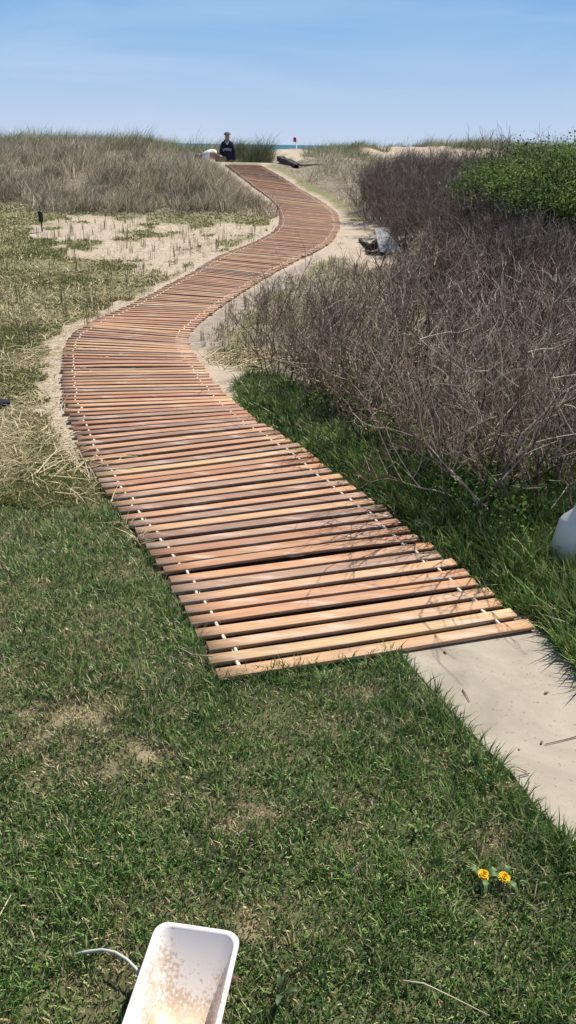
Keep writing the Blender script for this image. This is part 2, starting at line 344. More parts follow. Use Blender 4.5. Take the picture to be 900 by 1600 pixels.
n5 = N.new('ShaderNodeTexNoise'); n5.inputs['Scale'].default_value = 1; n5.inputs['Detail'].default_value = 5; mp5 = N.new('ShaderNodeMapping'); mp5.inputs['Scale'].default_value = (4, 28, 1); Lk.new(gr.outputs['Vector'], mp5.inputs[0]); Lk.new(mp5.outputs[0], n5.inputs['Vector'])
m5 = N.new('ShaderNodeMapRange'); m5.inputs['From Min'].default_value = .5; m5.inputs['From Max'].default_value = .7; m5.inputs['To Max'].default_value = .6; Lk.new(n5.outputs['Fac'], m5.inputs['Value'])
x5 = N.new('ShaderNodeMix'); x5.data_type = 'RGBA'; Lk.new(m5.outputs[0], x5.inputs['Factor']); Lk.new(vm.outputs[0], x5.inputs['A']); x5.inputs['B'].default_value = (.27,.20,.155,1)
mx = N.new('ShaderNodeMix'); mx.data_type = 'RGBA'; Lk.new(m2.outputs[0], mx.inputs['Factor']); Lk.new(x5.outputs['Result'], mx.inputs['A']); mx.inputs['B'].default_value = (.66,.52,.41,1)
# small dark knots and nail specks
vo = N.new('ShaderNodeTexVoronoi'); vo.inputs['Scale'].default_value = 7; Lk.new(tc.outputs['Position'], vo.inputs['Vector'])
m3 = N.new('ShaderNodeMapRange'); m3.inputs['From Min'].default_value = .025; m3.inputs['From Max'].default_value = .06; m3.inputs['To Min'].default_value = .55; m3.inputs['To Max'].default_value = 1; Lk.new(vo.outputs['Distance'], m3.inputs['Value'])
v3 = N.new('ShaderNodeVectorMath'); v3.operation = 'SCALE'; Lk.new(mx.outputs['Result'], v3.inputs[0]); Lk.new(m3.outputs[0], v3.inputs['Scale']); Lk.new(v3.outputs[0], b.inputs['Base Color'])
bp = N.new('ShaderNodeBump'); bp.inputs['Strength'].default_value = .25; bp.inputs['Distance'].default_value = .003; Lk.new(n1.outputs['Fac'], bp.inputs['Height']); Lk.new(bp.outputs[0], b.inputs['Normal'])
PW, PITCHW, PT = .0545, .0835, .015
def plank_geo(a, b_, w):
    # bevelled board from a to b_, cross-section swept through stations with a slight bow
    a = np.array(a); b_ = np.array(b_); d = b_-a; Ln = np.linalg.norm(d); d /= Ln; n = np.array([-d[1], d[0], 0]); n /= np.linalg.norm(n); up = np.cross(d, n)
    e = .0018; cs = [(-w/2,e),(-w/2,PT-e),(-w/2+e,PT),(w/2-e,PT),(w/2,PT-e),(w/2,e),(w/2-e,0),(-w/2+e,0)]
    k = 9; off = rng.random()*50; G = []; bow = rng.normal()*.004; bz = rng.normal()*.0025; V = []
    for i in range(k):
        t = i/(k-1); s = math.sin(t*math.pi)
        for (u, v) in cs: V.append(a+d*Ln*t+n*(u+bow*s)+up*(v+bz*s)); G.append((Ln*t+off*.37, u+off, v))
    Fl = []; st = []
    for i in range(k-1):
        for j in range(8):
            q = (j+1) % 8; st.append(len(Fl)); Fl += [i*8+j, (i+1)*8+j, (i+1)*8+q, i*8+q]
    st.append(len(Fl)); Fl += list(range(8)); st.append(len(Fl)); Fl += list(range((k-1)*8, k*8))[::-1]
    return np.array(V), Fl, st, np.array(G)
walk = empty('boardwalk', (0.3, 2.3, 0)); tag(walk, 'long winding boardwalk of reddish wooden planks leading over the dune to the beach', 'boardwalk')
wloc = np.array([.3, 2.3, 0.])
PALW = [(.50,.265,.145),(.56,.325,.175),(.60,.39,.20),(.38,.235,.155),(.44,.215,.12),(.31,.18,.12)]
cs_ = (CL+CR)/2; planks = []
i = 0.0; last = None
fi = 0
tt = np.linspace(0, len(CL)-1, 20000)
LL = np.stack([np.interp(tt, np.arange(len(CL)), CL[:, k]) for k in range(3)], 1); RR = np.stack([np.interp(tt, np.arange(len(CL)), CR[:, k]) for k in range(3)], 1)
acc = None
for q in range(len(tt)):
    Cq = (LL[q]+RR[q])/2
    if acc is None: planks.append(q); acc = Cq; continue
    d = RR[q]-LL[q]; d[2] = 0; d /= np.linalg.norm(d); n = np.array([-d[1], d[0], 0])
    if abs(np.dot(Cq-acc, n)) >= PITCHW: planks.append(q); acc = Cq
print('PLANKS', len(planks))
far = [[], [], [], [], 0, 0, []]; farS = Tubes(); sp_n = 0
prev = None
for k, q in enumerate(planks):
    a = LL[q].copy(); b_ = RR[q].copy(); d = b_-a; d /= np.linalg.norm(d)
    a -= d*(.008*rng.normal()); b_ += d*(.010*rng.normal())
    a[2] = base(a[1])+.016+rng.normal()*.001; b_[2] = base(b_[1])+.016+rng.normal()*.001
    a[1] += rng.normal()*.003; b_[1] += rng.normal()*.003
    w = PW*(1+rng.normal()*.03)
    V, Fl, st, G = plank_geo(a, b_, w)
    near = max(0, 1-k/45)
    wt = np.array([.30,.16+.14*near,.04+.18*near,.17,.20,.13]); c = np.array(PALW[rng.choice(6, p=wt/wt.sum())])*(1+rng.normal()*.07)
    if k >= 22: c = c*.92
    inset = .09
    nrm = np.array([-d[1], d[0], 0]); nrm /= np.linalg.norm(nrm)
    sps = []
    if k > 0:
        for e in (0, 1):
            s0 = (a+d*inset) if e == 0 else (b_-d*inset)
            p1 = s0-nrm*(PITCHW-PW/2+.002)+np.array([0,0,.006]); p2 = s0-nrm*(PW/2-.002)+np.array([0,0,.006]); sps.append((p1, p2))
    if k < 100:
        o = link('plank', raw_mesh('plank', V-wloc, Fl, st, M_wood, np.repeat(c[None], len(V), 0), False, {'Grain': G}), walk)
        for p1, p2 in sps:
            if k <= 50:
                tb = Tubes(); tb.add([p1-wloc, (p1+p2)/2-wloc, p2-wloc], .0065, (.7,.65,.5), 8, True)
                link('spacer', tb.mesh('spacer', M_cord), o)
            else: farS.add([p1-wloc, p2-wloc], .0065, (.7,.65,.5), 6, True)
    else:
        nv, nl = far[4], far[5]
        far[0].append(V-wloc); far[1] += [f+nv for f in Fl]; far[2] += [s+nl for s in st]; far[3].append(np.repeat(c[None], len(V), 0)); far[4] += len(V); far[5] += len(Fl); far[6].append(G)
        for p1, p2 in sps: farS.add([p1-wloc, p2-wloc], .007, (.7,.65,.5), 5, True)
tag(link('plank', raw_mesh('plank', np.vstack(far[0]), far[1], far[2], M_wood, np.vstack(far[3]), False, {'Grain': np.vstack(far[6])}), walk), kind='stuff')
tag(link('spacer', farS.mesh('spacer', M_cord), walk), kind='stuff')
cab = Tubes()
for e in (0, 1):
    P = []
    for q in planks[::2]:
        d = RR[q]-LL[q]; d /= np.linalg.norm(d); s0 = LL[q]+d*.09 if e == 0 else RR[q]-d*.09
        P.append([s0[0]-wloc[0], s0[1]-wloc[1], float(base(s0[1]))+.020])
    cab.add(P, .002, (.5,.48,.42), 4)
link('cable', cab.mesh('cable', M_cord), walk)
# ------------------------------------------------------------------ samplers
def scatter(n, y0, y1, xf0, xf1, power=1.0):
    # density falls with distance; xf0/xf1 give the lateral limits at y
    u = rng.random(n); y = (y0**(1-power) + u*(y1**(1-power)-y0**(1-power)))**(1/(1-power)) if power != 1 else y0*(y1/y0)**u
    lo = xf0(y); hi = xf1(y); return lo+rng.random(n)*(hi-lo), y
def offpath(x, y, m=.0): return ~pip(x, y, PATHPOLY) & ~pip(x, y, SLAB)
# lawn
n = 760000; x = rng.uniform(-2.9, 2.0, n); y = rng.uniform(.85, 4.5, n)
dens = np.clip(2.2/np.maximum(y, .9), .45, 1.5)/1.5; k = rng.random(n) < dens; x = x[k]; y = y[k]
k = (np.abs(x) < .42*y+.75) | (rng.random(len(x)) < .35); x = x[k]; y = y[k]
k = pip(x+(fbm(x,y,14,1)-.5)*.07+rng.normal(size=len(x))*.012, y+(fbm(x,y,8,4)-.5)*.26+rng.normal(size=len(x))*.03, LAWN) & offpath(x, y); x = x[k]; y = y[k]
BINP = [(-.235,1.13),(-.115,1.10),(-.19,.45),(-.37,.5)]; k = ~pip(x, y, BINP); x = x[k]; y = y[k]
pt = .6*fbm(x, y, 5, 17, 4)+.4*fbm(x, y, 17, 18, 3); tuft = fbm(x, y, 9, 77, 3); bare = sst(.57, .70, pt)
k = rng.random(len(x)) < (1-.3*bare); x = x[k]; y = y[k]; pt = pt[k]; tuft = tuft[k]; bare = bare[k]
dE = np.minimum(np.abs(x-xL(np.maximum(y, 2.3))), 9)
edge = np.zeros(len(x))
for (ax, ay), (bx, by) in zip(sl[:-1], sl[1:]):
    L2 = (bx-ax)**2+(by-ay)**2; t = np.clip(((x-ax)*(bx-ax)+(y-ay)*(by-ay))/L2, 0, 1); dd = np.hypot(x-ax-t*(bx-ax), y-ay-t*(by-ay)); edge = np.maximum(edge, np.exp(-(dd/.13)**2))
pe = np.array([PL[0][:2], PR[0][:2]]); t = np.clip(((x-pe[0,0])*(pe[1,0]-pe[0,0])+(y-pe[0,1])*(pe[1,1]-pe[0,1]))/np.sum((pe[1]-pe[0])**2), 0, 1)
dd = np.hypot(x-pe[0,0]-t*(pe[1,0]-pe[0,0]), y-pe[0,1]-t*(pe[1,1]-pe[0,1])); edge = np.maximum(edge, np.exp(-(dd/.09)**2)*.8)
edge = np.maximum(edge, np.exp(-(dE/.10)**2)*.7*(y > 2.3))
nn = len(x); h = (.012+.038*tuft**1.5+.028*edge)*rng.uniform(.6, 1.35, nn)*(1-.35*bare)
dry = rng.random(nn) < (.10+.22*sst(.42,.58,pt)+.62*bare+.16*sst(.45,.62,fbm(x,y,1.1,5)))*(1-.6*edge)
Cg = pick([(.092,.180,.040),(.150,.250,.060),(.048,.095,.028),(.30,.38,.14)], [.34,.30,.16,.20], nn, .28)*(.78+.55*fbm(x,y,3,61,3))[:, None]
Cd = pick([(.46,.38,.22),(.33,.29,.15),(.58,.48,.32)], [.4,.4,.2], nn, .2); C = np.where(dry[:, None], Cd, Cg)
tag(link('lawn', blade_mesh('lawn', x, y, T(x,y)-.004, h*1.25, rng.uniform(.0024,.0048,nn), np.clip(rng.normal(.66,.24,nn), 0, .98), rng.uniform(0, math.tau, nn), C, M_blade)), 'short mown green grass with worn straw-coloured patches in front of the boardwalk', 'lawn', kind='stuff')
print('lawn', nn)
# lush strip on the right of the boardwalk
n = 700000; x = rng.uniform(-1.0, 4.2, n); y = rng.uniform(1.6, 7.8, n)
k = pip(x, y, STRIP) & offpath(x, y) & (np.abs(x) < .42*y+1.0); x = x[k]; y = y[k]
short = rng.random(len(x)) < .30; x0 = x[short]; y0 = y[short]
cand = np.nonzero(rng.random(len(x)) < .034)[0]; cx = x[cand]; cy = y[cand]; m = len(cx); K = 34
cd = cx-xR(np.maximum(cy, PR[0][1])); csz = (.35+1.1*rng.random(m)**1.3)*(.35+.65*sst(-.02,.22,cd))
wv = np.repeat(fbm(cx, cy, 1.5, 60)*5, K); ox = rng.normal(size=m*K)*.018; oy = rng.normal(size=m*K)*.018
x1 = np.repeat(cx, K)+ox; y1 = np.repeat(cy, K)+oy; h1 = np.repeat(csz*(1-.42*sst(3.4,5,cy)), K)*.13*rng.uniform(.5, 1.35, m*K); tone = np.repeat(1+rng.normal(size=(m,1))*.18, K, 0)
th1 = np.arctan2(oy*50+np.sin(wv)*.5, ox*50+np.cos(wv)*.5)+rng.normal(size=m*K)*.3
x = np.concatenate([x0, x1]); y = np.concatenate([y0, y1]); h = np.concatenate([.035*rng.uniform(.5,1.4,len(x0)), h1]); th = np.concatenate([rng.uniform(0,math.tau,len(x0)), th1])
k = offpath(x, y); x = x[k]; y = y[k]; h = h[k]; th = th[k]; tone = np.concatenate([np.ones((len(x0),1)), tone])[k]; nn = len(x)
C = pick([(.125,.20,.048),(.20,.29,.07),(.06,.10,.028),(.31,.40,.13),(.50,.42,.25)], [.32,.3,.15,.15,.08], nn, .2)*np.clip(tone, .5, 1.5)
tag(link('tall_grass', blade_mesh('tall_grass', x, y, T(x,y)-.005, h, rng.uniform(.004,.0085,nn), np.clip(rng.normal(.62,.22,nn),0,.96), th, C, M_blade)), 'lush uncut green grass between the boardwalk and the bare thicket', 'grass', kind='stuff')
print('strip', nn)
# left/right field ground cover: thatch + green + straw
def field(name, N0, xf0, xf1, y0, y1, label, cat, keep, hh, ww, pal, wts, bend, matl, zjit=0, power=1.3):
    x, y = scatter(N0, y0, y1, xf0, xf1, power); k = keep(x, y) & offpath(x, y); x = x[k]; y = y[k]; nn = len(x)
    h = hh(x, y)*rng.uniform(.6, 1.3, nn); w = ww(x, y)*rng.uniform(.7, 1.3, nn); C = pick(pal, wts, nn, .18)
    o = link(name, blade_mesh(name, x, y, T(x,y)-.004+zjit*rng.random(nn), h, w, np.clip(rng.normal(*bend, nn), 0, .995), rng.uniform(0, math.tau, nn), C, matl))
    tag(o, label, cat, kind='stuff'); print(name, nn); return o
sx = lambda f, c: (lambda y: f*y+c)
def keepL(thr_sand):
    def f(x, y):
        zn = zones(x, y); return ~zn['lawn'] & (rng.random(len(x)) < np.where(zn['sand'], thr_sand, .15+1.3*sst(.42,.66,fbm(x,y,1.3,66,3))))
    return f
def k_green(x, y):
    zn = zones(x, y); return ~zn['lawn'] & ~zn['sand'] & (rng.random(len(x)) < (.25+.75*sst(.34, .60, fbm(x, y, 1.7, 13, 4))))
field('low_green_growth', 260000, sx(-.45,-1), lambda y: xL(y), 3.1, 17, 'low olive green growth spread through the dry field left of the boardwalk', 'ground cover',
      k_green, lambda x, y: .018+.035*vnoise(x,y,3,4), lambda x, y: .003+.0010*y, [(.21,.225,.07),(.30,.30,.10),(.14,.16,.05),(.40,.37,.18)], [.35,.3,.2,.15], (.6,.25), M_blade)
field('straw_thatch', 62000, sx(-.45,-1), lambda y: xL(y), 3.1, 18, 'flattened dry straw lying over the field left of the boardwalk', 'dry grass',
      keepL(.22), lambda x, y: .06+.10*vnoise(x,y,2,5), lambda x, y: .0024+.0007*y, [(.58,.49,.29),(.42,.36,.21),(.72,.62,.40),(.24,.20,.12)], [.32,.25,.2,.23], (.97,.035), M_dry, .03)
def k_right(x, y):
    zn = zones(x, y); return ~zn['sand'] & ~zn['strip']
field('thatch_under_shrubs', 110000, lambda y: xR(y), sx(.45,1.5), 3.2, 15, 'dry straw and dead grass standing under and around the bare thicket', 'dry grass',
      k_right, lambda x, y: (.03+.14*vnoise(x,y,2,5)**2)*(.55+.45*sst(.8,2,x-xR(y))), lambda x, y: .002+.0006*y, [(.40,.34,.20),(.27,.22,.13),(.50,.43,.27),(.13,.10,.07),(.15,.19,.06)], [.22,.2,.1,.18,.30], (.75,.22), M_dry, .02)
# dune beach grass
def k_dune(x, y):
    return (x < xL(y)-.10-.28*sst(17.5,19,y)) & (y > 16.3-.5*fbm(x,y,.8,2)+.9*sst(-3,-1,x)*0) & ~((y > 25) & (np.abs(x+1.7) < .9))
def windcol(x, y, pal, wts, nn): return pick(pal, wts, nn, .22)
def dunegrass(name, N0, xf0, xf1, y0, y1, keep, label, pal, wts, hm, green=.0, power=.4):
    x, y = scatter(N0//11, y0, y1, xf0, xf1, power); k = keep(x, y); x = x[k]; y = y[k]
    k = fbm(x, y, 1.3, 91) > .37; x = x[k]; y = y[k]; m = len(x)
    sz = rng.uniform(.45, 1.35, m)*(.25+1.5*fbm(x, y, 1.4, 33)); tone = rng.normal(size=(m,1))*.28+(fbm(x, y, 1.6, 34)[:, None]-.5)*1.3; th0 = fbm(x, y, .35, 71)*3.2-1.3
    K = 11; ox = rng.normal(size=m*K)*.06; oy = rng.normal(size=m*K)*.06
    x = np.repeat(x, K)+ox; y = np.repeat(y, K)+oy; sz = np.repeat(sz, K); nn = len(x)
    C = pick(pal, wts, nn, .22)*np.clip(1+np.repeat(tone, K, 0), .55, 1.7)
    h = hm(x, y)*sz*rng.uniform(.5, 1.3, nn); wv = np.repeat(th0, K); th = np.arctan2(oy*12+np.sin(wv)*.45, ox*12+np.cos(wv)*.45)+rng.normal(size=nn)*.35
    o = link(name, blade_mesh(name, x, y, T(x,y)-.01, h, rng.uniform(.006,.012,nn), np.clip(rng.normal(.72,.2,nn),0,.97), th, C, M_dry)); tag(o, label, 'beach grass', kind='stuff'); print(name, nn)
PD = [(.53,.45,.335),(.40,.335,.25),(.66,.57,.43),(.18,.145,.11),(.26,.26,.14)]
dunegrass('dune_grass', 190000, lambda y: -.42*y-3, lambda y: xL(y)-.1, 16.3, 30, k_dune, 'dense grey-tan beach grass covering the dune left of the boardwalk', PD, [.3,.27,.12,.18,.13], lambda x,y: (.28+.12*vnoise(x,y,.6,2))*(1-.45*sst(-4.2,-3,x)*sst(22,24,y))*(.6+.4*sst(.3,1.2,xL(y)-x)))
def k_dr(x, y):
    zn = zones(x, y); return (x > xR(y)+.45) & (y < 27) & (~zn['sand'] | (rng.random(len(x)) < .2)) & (fbm(x, y, .7, 23) > .36)
dunegrass('dune_grass', 60000, lambda y: xR(y), lambda y: .42*y+3, 14.5, 27.5, k_dr, 'tan tufts of beach grass on the low dune right of the boardwalk', PD, [.36,.24,.18,.1,.12], lambda x,y: .24+.1*vnoise(x,y,.6,2))
def k_far(x, y): return ((x > -.3) & ~((x > -1.2) & (x < .35))) & (fbm(x, y, .55, 9) < .56)
PG = [(.22,.26,.14),(.29,.30,.18),(.15,.18,.09),(.42,.37,.26)]
dunegrass('dune_grass', 150000, lambda y: 0*y+.3, lambda y: .45*y+5, 27.5, 37, k_far, 'sparse green beach grass on the pale sand ridge before the sea', PG, [.35,.25,.2,.2], lambda x,y: .28+.1*vnoise(x,y,.6,2))
def k_gb(x, y): return ((x+1.5)/.72)**2+((y-30.5)/1.7)**2 < 1
dunegrass('dune_grass', 26000, lambda y: 0*y-2.2, lambda y: 0*y+.2, 28.5, 32.5, k_gb, 'dark green clump of tall beach grass right behind the standing person', [(.10,.125,.06),(.15,.17,.085),(.07,.085,.045),(.26,.23,.15)], [.4,.3,.2,.1], lambda x,y: .40+.28*vnoise(x,y,1.5,4))
def k_gl(x, y): return (x < -3.2) | (y > 29.2) & (x < -1.95)
dunegrass('dune_grass', 90000, lambda y: -.42*y-4, lambda y: 0*y-1.9, 25, 34, k_gl, 'greener beach grass along the crest of the left dune', PG, [.35,.25,.25,.15], lambda x,y: .38+.1*vnoise(x,y,.6,2))
# ------------------------------------------------------------------ shrubs
def shrub_mesh(name, H, spread, stems, depth, cols, seed, r0=.007, dens=1.0):
    rs = random.Random(seed); tb = Tubes()
    def grow(p, d, L, r, lev):
        k = 5 if lev == 0 else (4 if lev < 3 else 3); P = [p.copy()]; q = p.copy(); dd = d.copy(); nodes = []
        for i in range(k):
            dd = dd+np.array([rs.gauss(0,.24), rs.gauss(0,.24), rs.gauss(.0,.16)+.05]); dd /= np.linalg.norm(dd)
            q = q+dd*L/k; q[2] = max(q[2], .02); P.append(q.copy()); nodes.append((q.copy(), dd.copy(), (i+1)/k))
        c = np.array(cols[rs.randrange(len(cols))])*rs.uniform(.75, 1.25)
        tb.add(P, np.linspace(r, r*.42, len(P)), c, 4 if lev == 0 else 3)
        if lev >= depth: return
        nb = int(round((4 if lev < 2 else 3)*dens))
        for _ in range(nb):
            pt, dr, t = nodes[rs.randrange(0 if lev else 2, len(nodes))]
            nd = dr+np.array([rs.gauss(0,.55), rs.gauss(0,.55), rs.gauss(.28,.40)]); nd /= np.linalg.norm(nd)
            grow(pt, nd, L*rs.uniform(.45,.72), r*.62, lev+1)
    for s in range(stems):
        a = rs.uniform(0, math.tau); rr = rs.uniform(0, .25)*spread
        p = np.array([math.cos(a)*rr, math.sin(a)*rr, -.03]); d = np.array([math.cos(a)*rs.uniform(.1,.9)*spread, math.sin(a)*rs.uniform(.1,.9)*spread, 1.0]); d /= np.linalg.norm(d)
        grow(p, d, H*rs.uniform(.5,.8), r0*rs.uniform(.7,1.2), 0)
    Z = np.vstack(tb.V); k = H/np.percentile(Z[:,2], 99.5)
    tb.V = [v*np.array([1,1,k]) if False else v*k for v in tb.V]
    return tb.mesh(name, M_twig)
CB = [(.20,.145,.11),(.13,.09,.07),(.34,.265,.205),(.085,.06,.048),(.66,.55,.43),(.19,.125,.095),(.44,.36,.28)]
CF = [(.17,.125,.105),(.115,.088,.075),(.24,.185,.155),(.08,.062,.054),(.36,.29,.24)]
rose = [shrub_mesh('bare_shrub', .95, .72, 12, 3, CB, 100+k, .0115, .78) for k in range(5)]
darkm = [shrub_mesh('bare_shrub', .95, .8, 15, 3, CF, 200+k, .0095, 1.25) for k in range(4)]
def place(name, meshes, spots, label, cat, group, smin, smax, hscale=None):
    out = []
    for i, (x, y) in enumerate(spots):
        o = link(name, meshes[i % len(meshes)], None, (x, y, float(T(x,y))), rng.uniform(0, math.tau))
        s = rng.uniform(smin, smax); hz = s*(hscale(x,y) if hscale else 1); o.scale = (s, s, hz)
        tag(o, label, cat, group); out.append(o)
    return out
# thicket area in front, defined on the ground
TH = W([(475,612),(560,690),(670,752),(790,790),(900,815),(1100,830),(1400,800),(1350,440),(1000,425),(780,422),(700,432),(640,450),(570,480),(510,530),(480,570)])
def fill(poly, n, mind, seed, ylim=None):
    rs = np.random.default_rng(seed); P = []; a = np.array(poly); lo = a.min(0); hi = a.max(0); tries = 0
    while len(P) < n and tries < 20000:
        tries += 1; p = rs.uniform(lo, hi)
        if abs(p[0]) > .5*p[1]+1.2: continue
        if not pip(np.array([p[0]]), np.array([p[1]]), poly)[0]: continue
        if all((p[0]-q[0])**2+(p[1]-q[1])**2 > mind**2 for q in P): P.append(tuple(p))
    return P
sp = fill(TH, 96, .40, 5); print('thicket', len(sp), min(p[1] for p in sp), max(p[1] for p in sp))
nearS = [p for p in sp if p[1] < 6.2]; farS_ = [p for p in sp if p[1] >= 6.2]
hsc = lambda x, y: float(.68+.32*sst(.3, 2.0, x-float(xR(y))))
place('bare_shrub', rose, nearS, 'bare brown thorny shrub with tangled branches at the front of the thicket', 'shrub', 'bare shrubs at the front of the thicket', .72, .98, hsc)
place('bare_shrub', rose, farS_, 'bare brown shrub with fine twigs deeper in the thicket right of the boardwalk', 'shrub', 'bare shrubs deeper in the thicket', .75, .95, hsc)
DK = W([(575,345),(600,372),(640,400),(720,405),(800,398)]) + [tuple(atd(800,300,19)[:2]), tuple(atd(735,300,21)[:2]), tuple(atd(640,300,22)[:2]), tuple(atd(590,300,19)[:2])]
hero = [shrub_mesh('bare_shrub', 1.25, .85, 8, 3, CB, 400+k, .0095, 1.0) for k in range(4)]
place('bare_shrub', hero, [(1.60,3.45),(2.35,3.7),(1.95,4.05),(2.5,4.4),(1.50,3.85)], 'tall bare shrub with thick pale crooked branches beside the white jug', 'shrub', 'tall shrubs around the jug', .95, 1.15)
place('bare_shrub', hero, [tuple(hit(*q)[:2]) for q in ((640,745),(700,780),(770,815),(820,830),(880,760),(740,730),(690,720))], 'crooked pale-stemmed bare shrub rising from the green strip at the thicket edge', 'shrub', 'pale-stemmed shrubs at the thicket edge', .66, .88)
slim = [shrub_mesh('bare_shrub', .85, .45, 6, 3, [(.16,.11,.085),(.22,.155,.12),(.11,.08,.065),(.33,.26,.19)], 500+k, .0085, .7) for k in range(3)]
place('bare_shrub', slim, [tuple(hit(*q)[:2]) for q in ((425,590),(452,612),(480,640),(515,660),(470,585),(500,610),(540,640),(440,560),(545,690),(590,700),(490,560),(520,570),(455,530),(410,545))], 'slim upright bare shrub with dark forked twigs at the left end of the thicket', 'shrub', 'slim shrubs at the left end of the thicket', .75, 1.1)
place('bare_shrub', slim, [(1.28,3.42),(1.12,3.72),(.92,4.0),(1.45,3.2)], 'slim bare shrub rising from the tall grass between the white jug and the boardwalk', 'shrub', 'slim shrubs between the jug and the boardwalk', .85, 1.1)
sd_ = fill(DK, 60, .55, 6); print('dark', len(sd_))
place('bare_shrub', darkm, sd_, 'dense dark grey-brown leafless shrub beyond the weathered panel', 'shrub', 'dark leafless shrubs beyond the panel', .8, 1.05)
# green leafy shrubs at the right
def green_shrub(loc, Rr, H, seed, label):
    e = empty('green_shrub', loc); rs = np.random.default_rng(seed)
    link('stems', shrub_mesh('stems', H*1.02, .9, 10, 3, CF, 300+seed, .011, 1.0), e)
    P = []; S = []; C = []
    for k in range(120):
        a = rs.uniform(0, math.tau); rr = Rr*math.sqrt(rs.random()); t = 1-(rr/Rr)**2*.22
        zc = H*t*(.80 + .20*rs.random()) if rs.random() < .95 else H*rs.uniform(.5, .8)
        zc *= rs.uniform(.93, 1.04)
        cx, cy = rr*math.cos(a), rr*math.sin(a); m = rs.integers(55, 130); s = rs.uniform(.07, .15)
        P.append(np.array([cx, cy, zc])+rs.normal(size=(m,3))*np.array([s, s, s*.7])); S.append(rs.uniform(.022,.046,m))
        c = np.array([(.075,.125,.03),(.13,.20,.045),(.04,.068,.02),(.19,.27,.07)][rs.integers(0,4)]); C.append(np.clip(c*(1+rs.normal(size=(m,1))*.2), .005, 1))
    link('foliage', LV.mesh('foliage', np.vstack(P), np.concatenate(S), np.vstack(C), M_leaf, 1.0, .55), e)
    tag(e, label, 'shrub', 'green leafy shrubs at the right'); return e
GS = [(788,11.5,.58,1.34),(822,11.0,.75,1.42),(872,10.4,.8,1.5),(812,13.2,.8,1.4),(870,12.8,.9,1.45),(930,10.6,.9,1.55),(960,12.5,1,1.55),(905,9.8,.7,1.4)]
for i, (px, Y, Rr, H) in enumerate(GS):
    p = atd(px, 300, Y); green_shrub((p[0], p[1], float(T(p[0],p[1]))), Rr, H, 40+i, 'leafy bright green shrub over dark stems at the right behind the thicket')
# tall bare wands above the green shrubs
place('bare_shrub', darkm, [tuple(atd(px, 300, Y)[:2]) for px, Y in ((800,12.6),(850,12.4),(890,11.8),(915,12.2),(940,11))], 'tall leafless shrub poking thin wands above the green shrubs', 'shrub', 'leafless shrubs among the green shrubs', 1.5, 1.75)
place('bare_shrub', darkm, [tuple(atd(px, 300, Y)[:2]) for px, Y in ((745,10.2),(775,9.9),(805,9.5),(835,9.3),(865,9.0),(895,8.8),(760,9.2),(850,8.4),(885,8.1),(735,10.9))], 'dark leafless shrub standing directly in front of the green shrubs', 'shrub', 'dark shrubs in front of the green shrubs', 1.0, 1.2)
# undergrowth of small leaves
n = 150000; x = rng.uniform(.0, 5.0, n); y = rng.uniform(2.9, 6.8, n)
UG = W([(480,640),(560,690),(640,760),(760,860),(860,930),(1200,900),(1300,700),(1000,660),(800,650),(640,640),(520,610)])
k = (np.hypot(x-hit(899,882)[0]-.02, y-hit(899,882)[1]) > .26) & pip(x, y, UG) & (rng.random(n) < sst(.42,.6,fbm(x,y,2.6,88,3))) & offpath(x,y); x = x[k]; y = y[k]; nn = len(x)
P = np.stack([x, y, T(x,y)+.01+rng.random(nn)**1.3*.26*(.4+fbm(x,y,3,89))], 1)
tag(link('leafy_undergrowth', LV.mesh('leafy_undergrowth', P, rng.uniform(.012,.034,nn), pick([(.09,.16,.035),(.14,.23,.05),(.20,.31,.075),(.045,.08,.022)], [.35,.3,.15,.2], nn), M_leaf, .8, .6)), 'small bright green leaves growing on the ground under the thicket', 'undergrowth', kind='stuff')
print('ug', nn)
# sprigs standing in the sand and field
def sprig(name, seed, nb, H, pal):
    rs = np.random.default_rng(seed); tb = Tubes(); H *= .62
    for k in range(nb):
        a = rs.uniform(0, math.tau); p = np.array([rs.normal()*.02, rs.normal()*.02, -.01]); L = H*rs.uniform(.6,1.1); lean = rs.uniform(.02,.28)
        P = [p, p+np.array([math.cos(a)*lean*.3, math.sin(a)*lean*.3, .5])*L, p+np.array([math.cos(a)*lean*.8+rs.normal()*.03, math.sin(a)*lean*.8, .95])*L]
        tb.add(P, [.0035,.003,.0012], np.array(pal[rs.integers(0,len(pal))])*rs.uniform(.8,1.2), 3)
    return tb.mesh(name, M_twig)
PS = [(.38,.32,.19),(.28,.24,.13),(.22,.23,.10),(.42,.36,.24),(.20,.16,.11)]
sm = [sprig('grass_sprig', k, 5, .30, PS) for k in range(6)]
FL = W([(0,372),(100,345),(230,345),(400,356),(425,368),(340,402),(240,458),(160,495),(120,520),(60,560),(-60,600),(-80,400)])
sps = fill(FL, 210, .16, 9); print('sprigs', len(sps))
place('grass_sprig', sm, sps, 'thin upright sprig of dry beach grass standing in the sand left of the boardwalk', 'beach grass', 'upright sprigs in the sandy field', .6, 1.2, lambda x, y: 1.0 if y > 9 else 1.7)
FR = W([(305,530),(330,520),(370,478),(440,440),(520,405),(580,420),(470,470),(420,540),(380,580),(330,556)])
place('grass_sprig', sm, fill(FR, 75, .13, 19), 'upright sprig of grass between the boardwalk curve and the thicket', 'beach grass', 'upright sprigs right of the boardwalk curve', .6, 1.1)
# ------------------------------------------------------------------ small things
def hp(px, py): return hit(px, py)
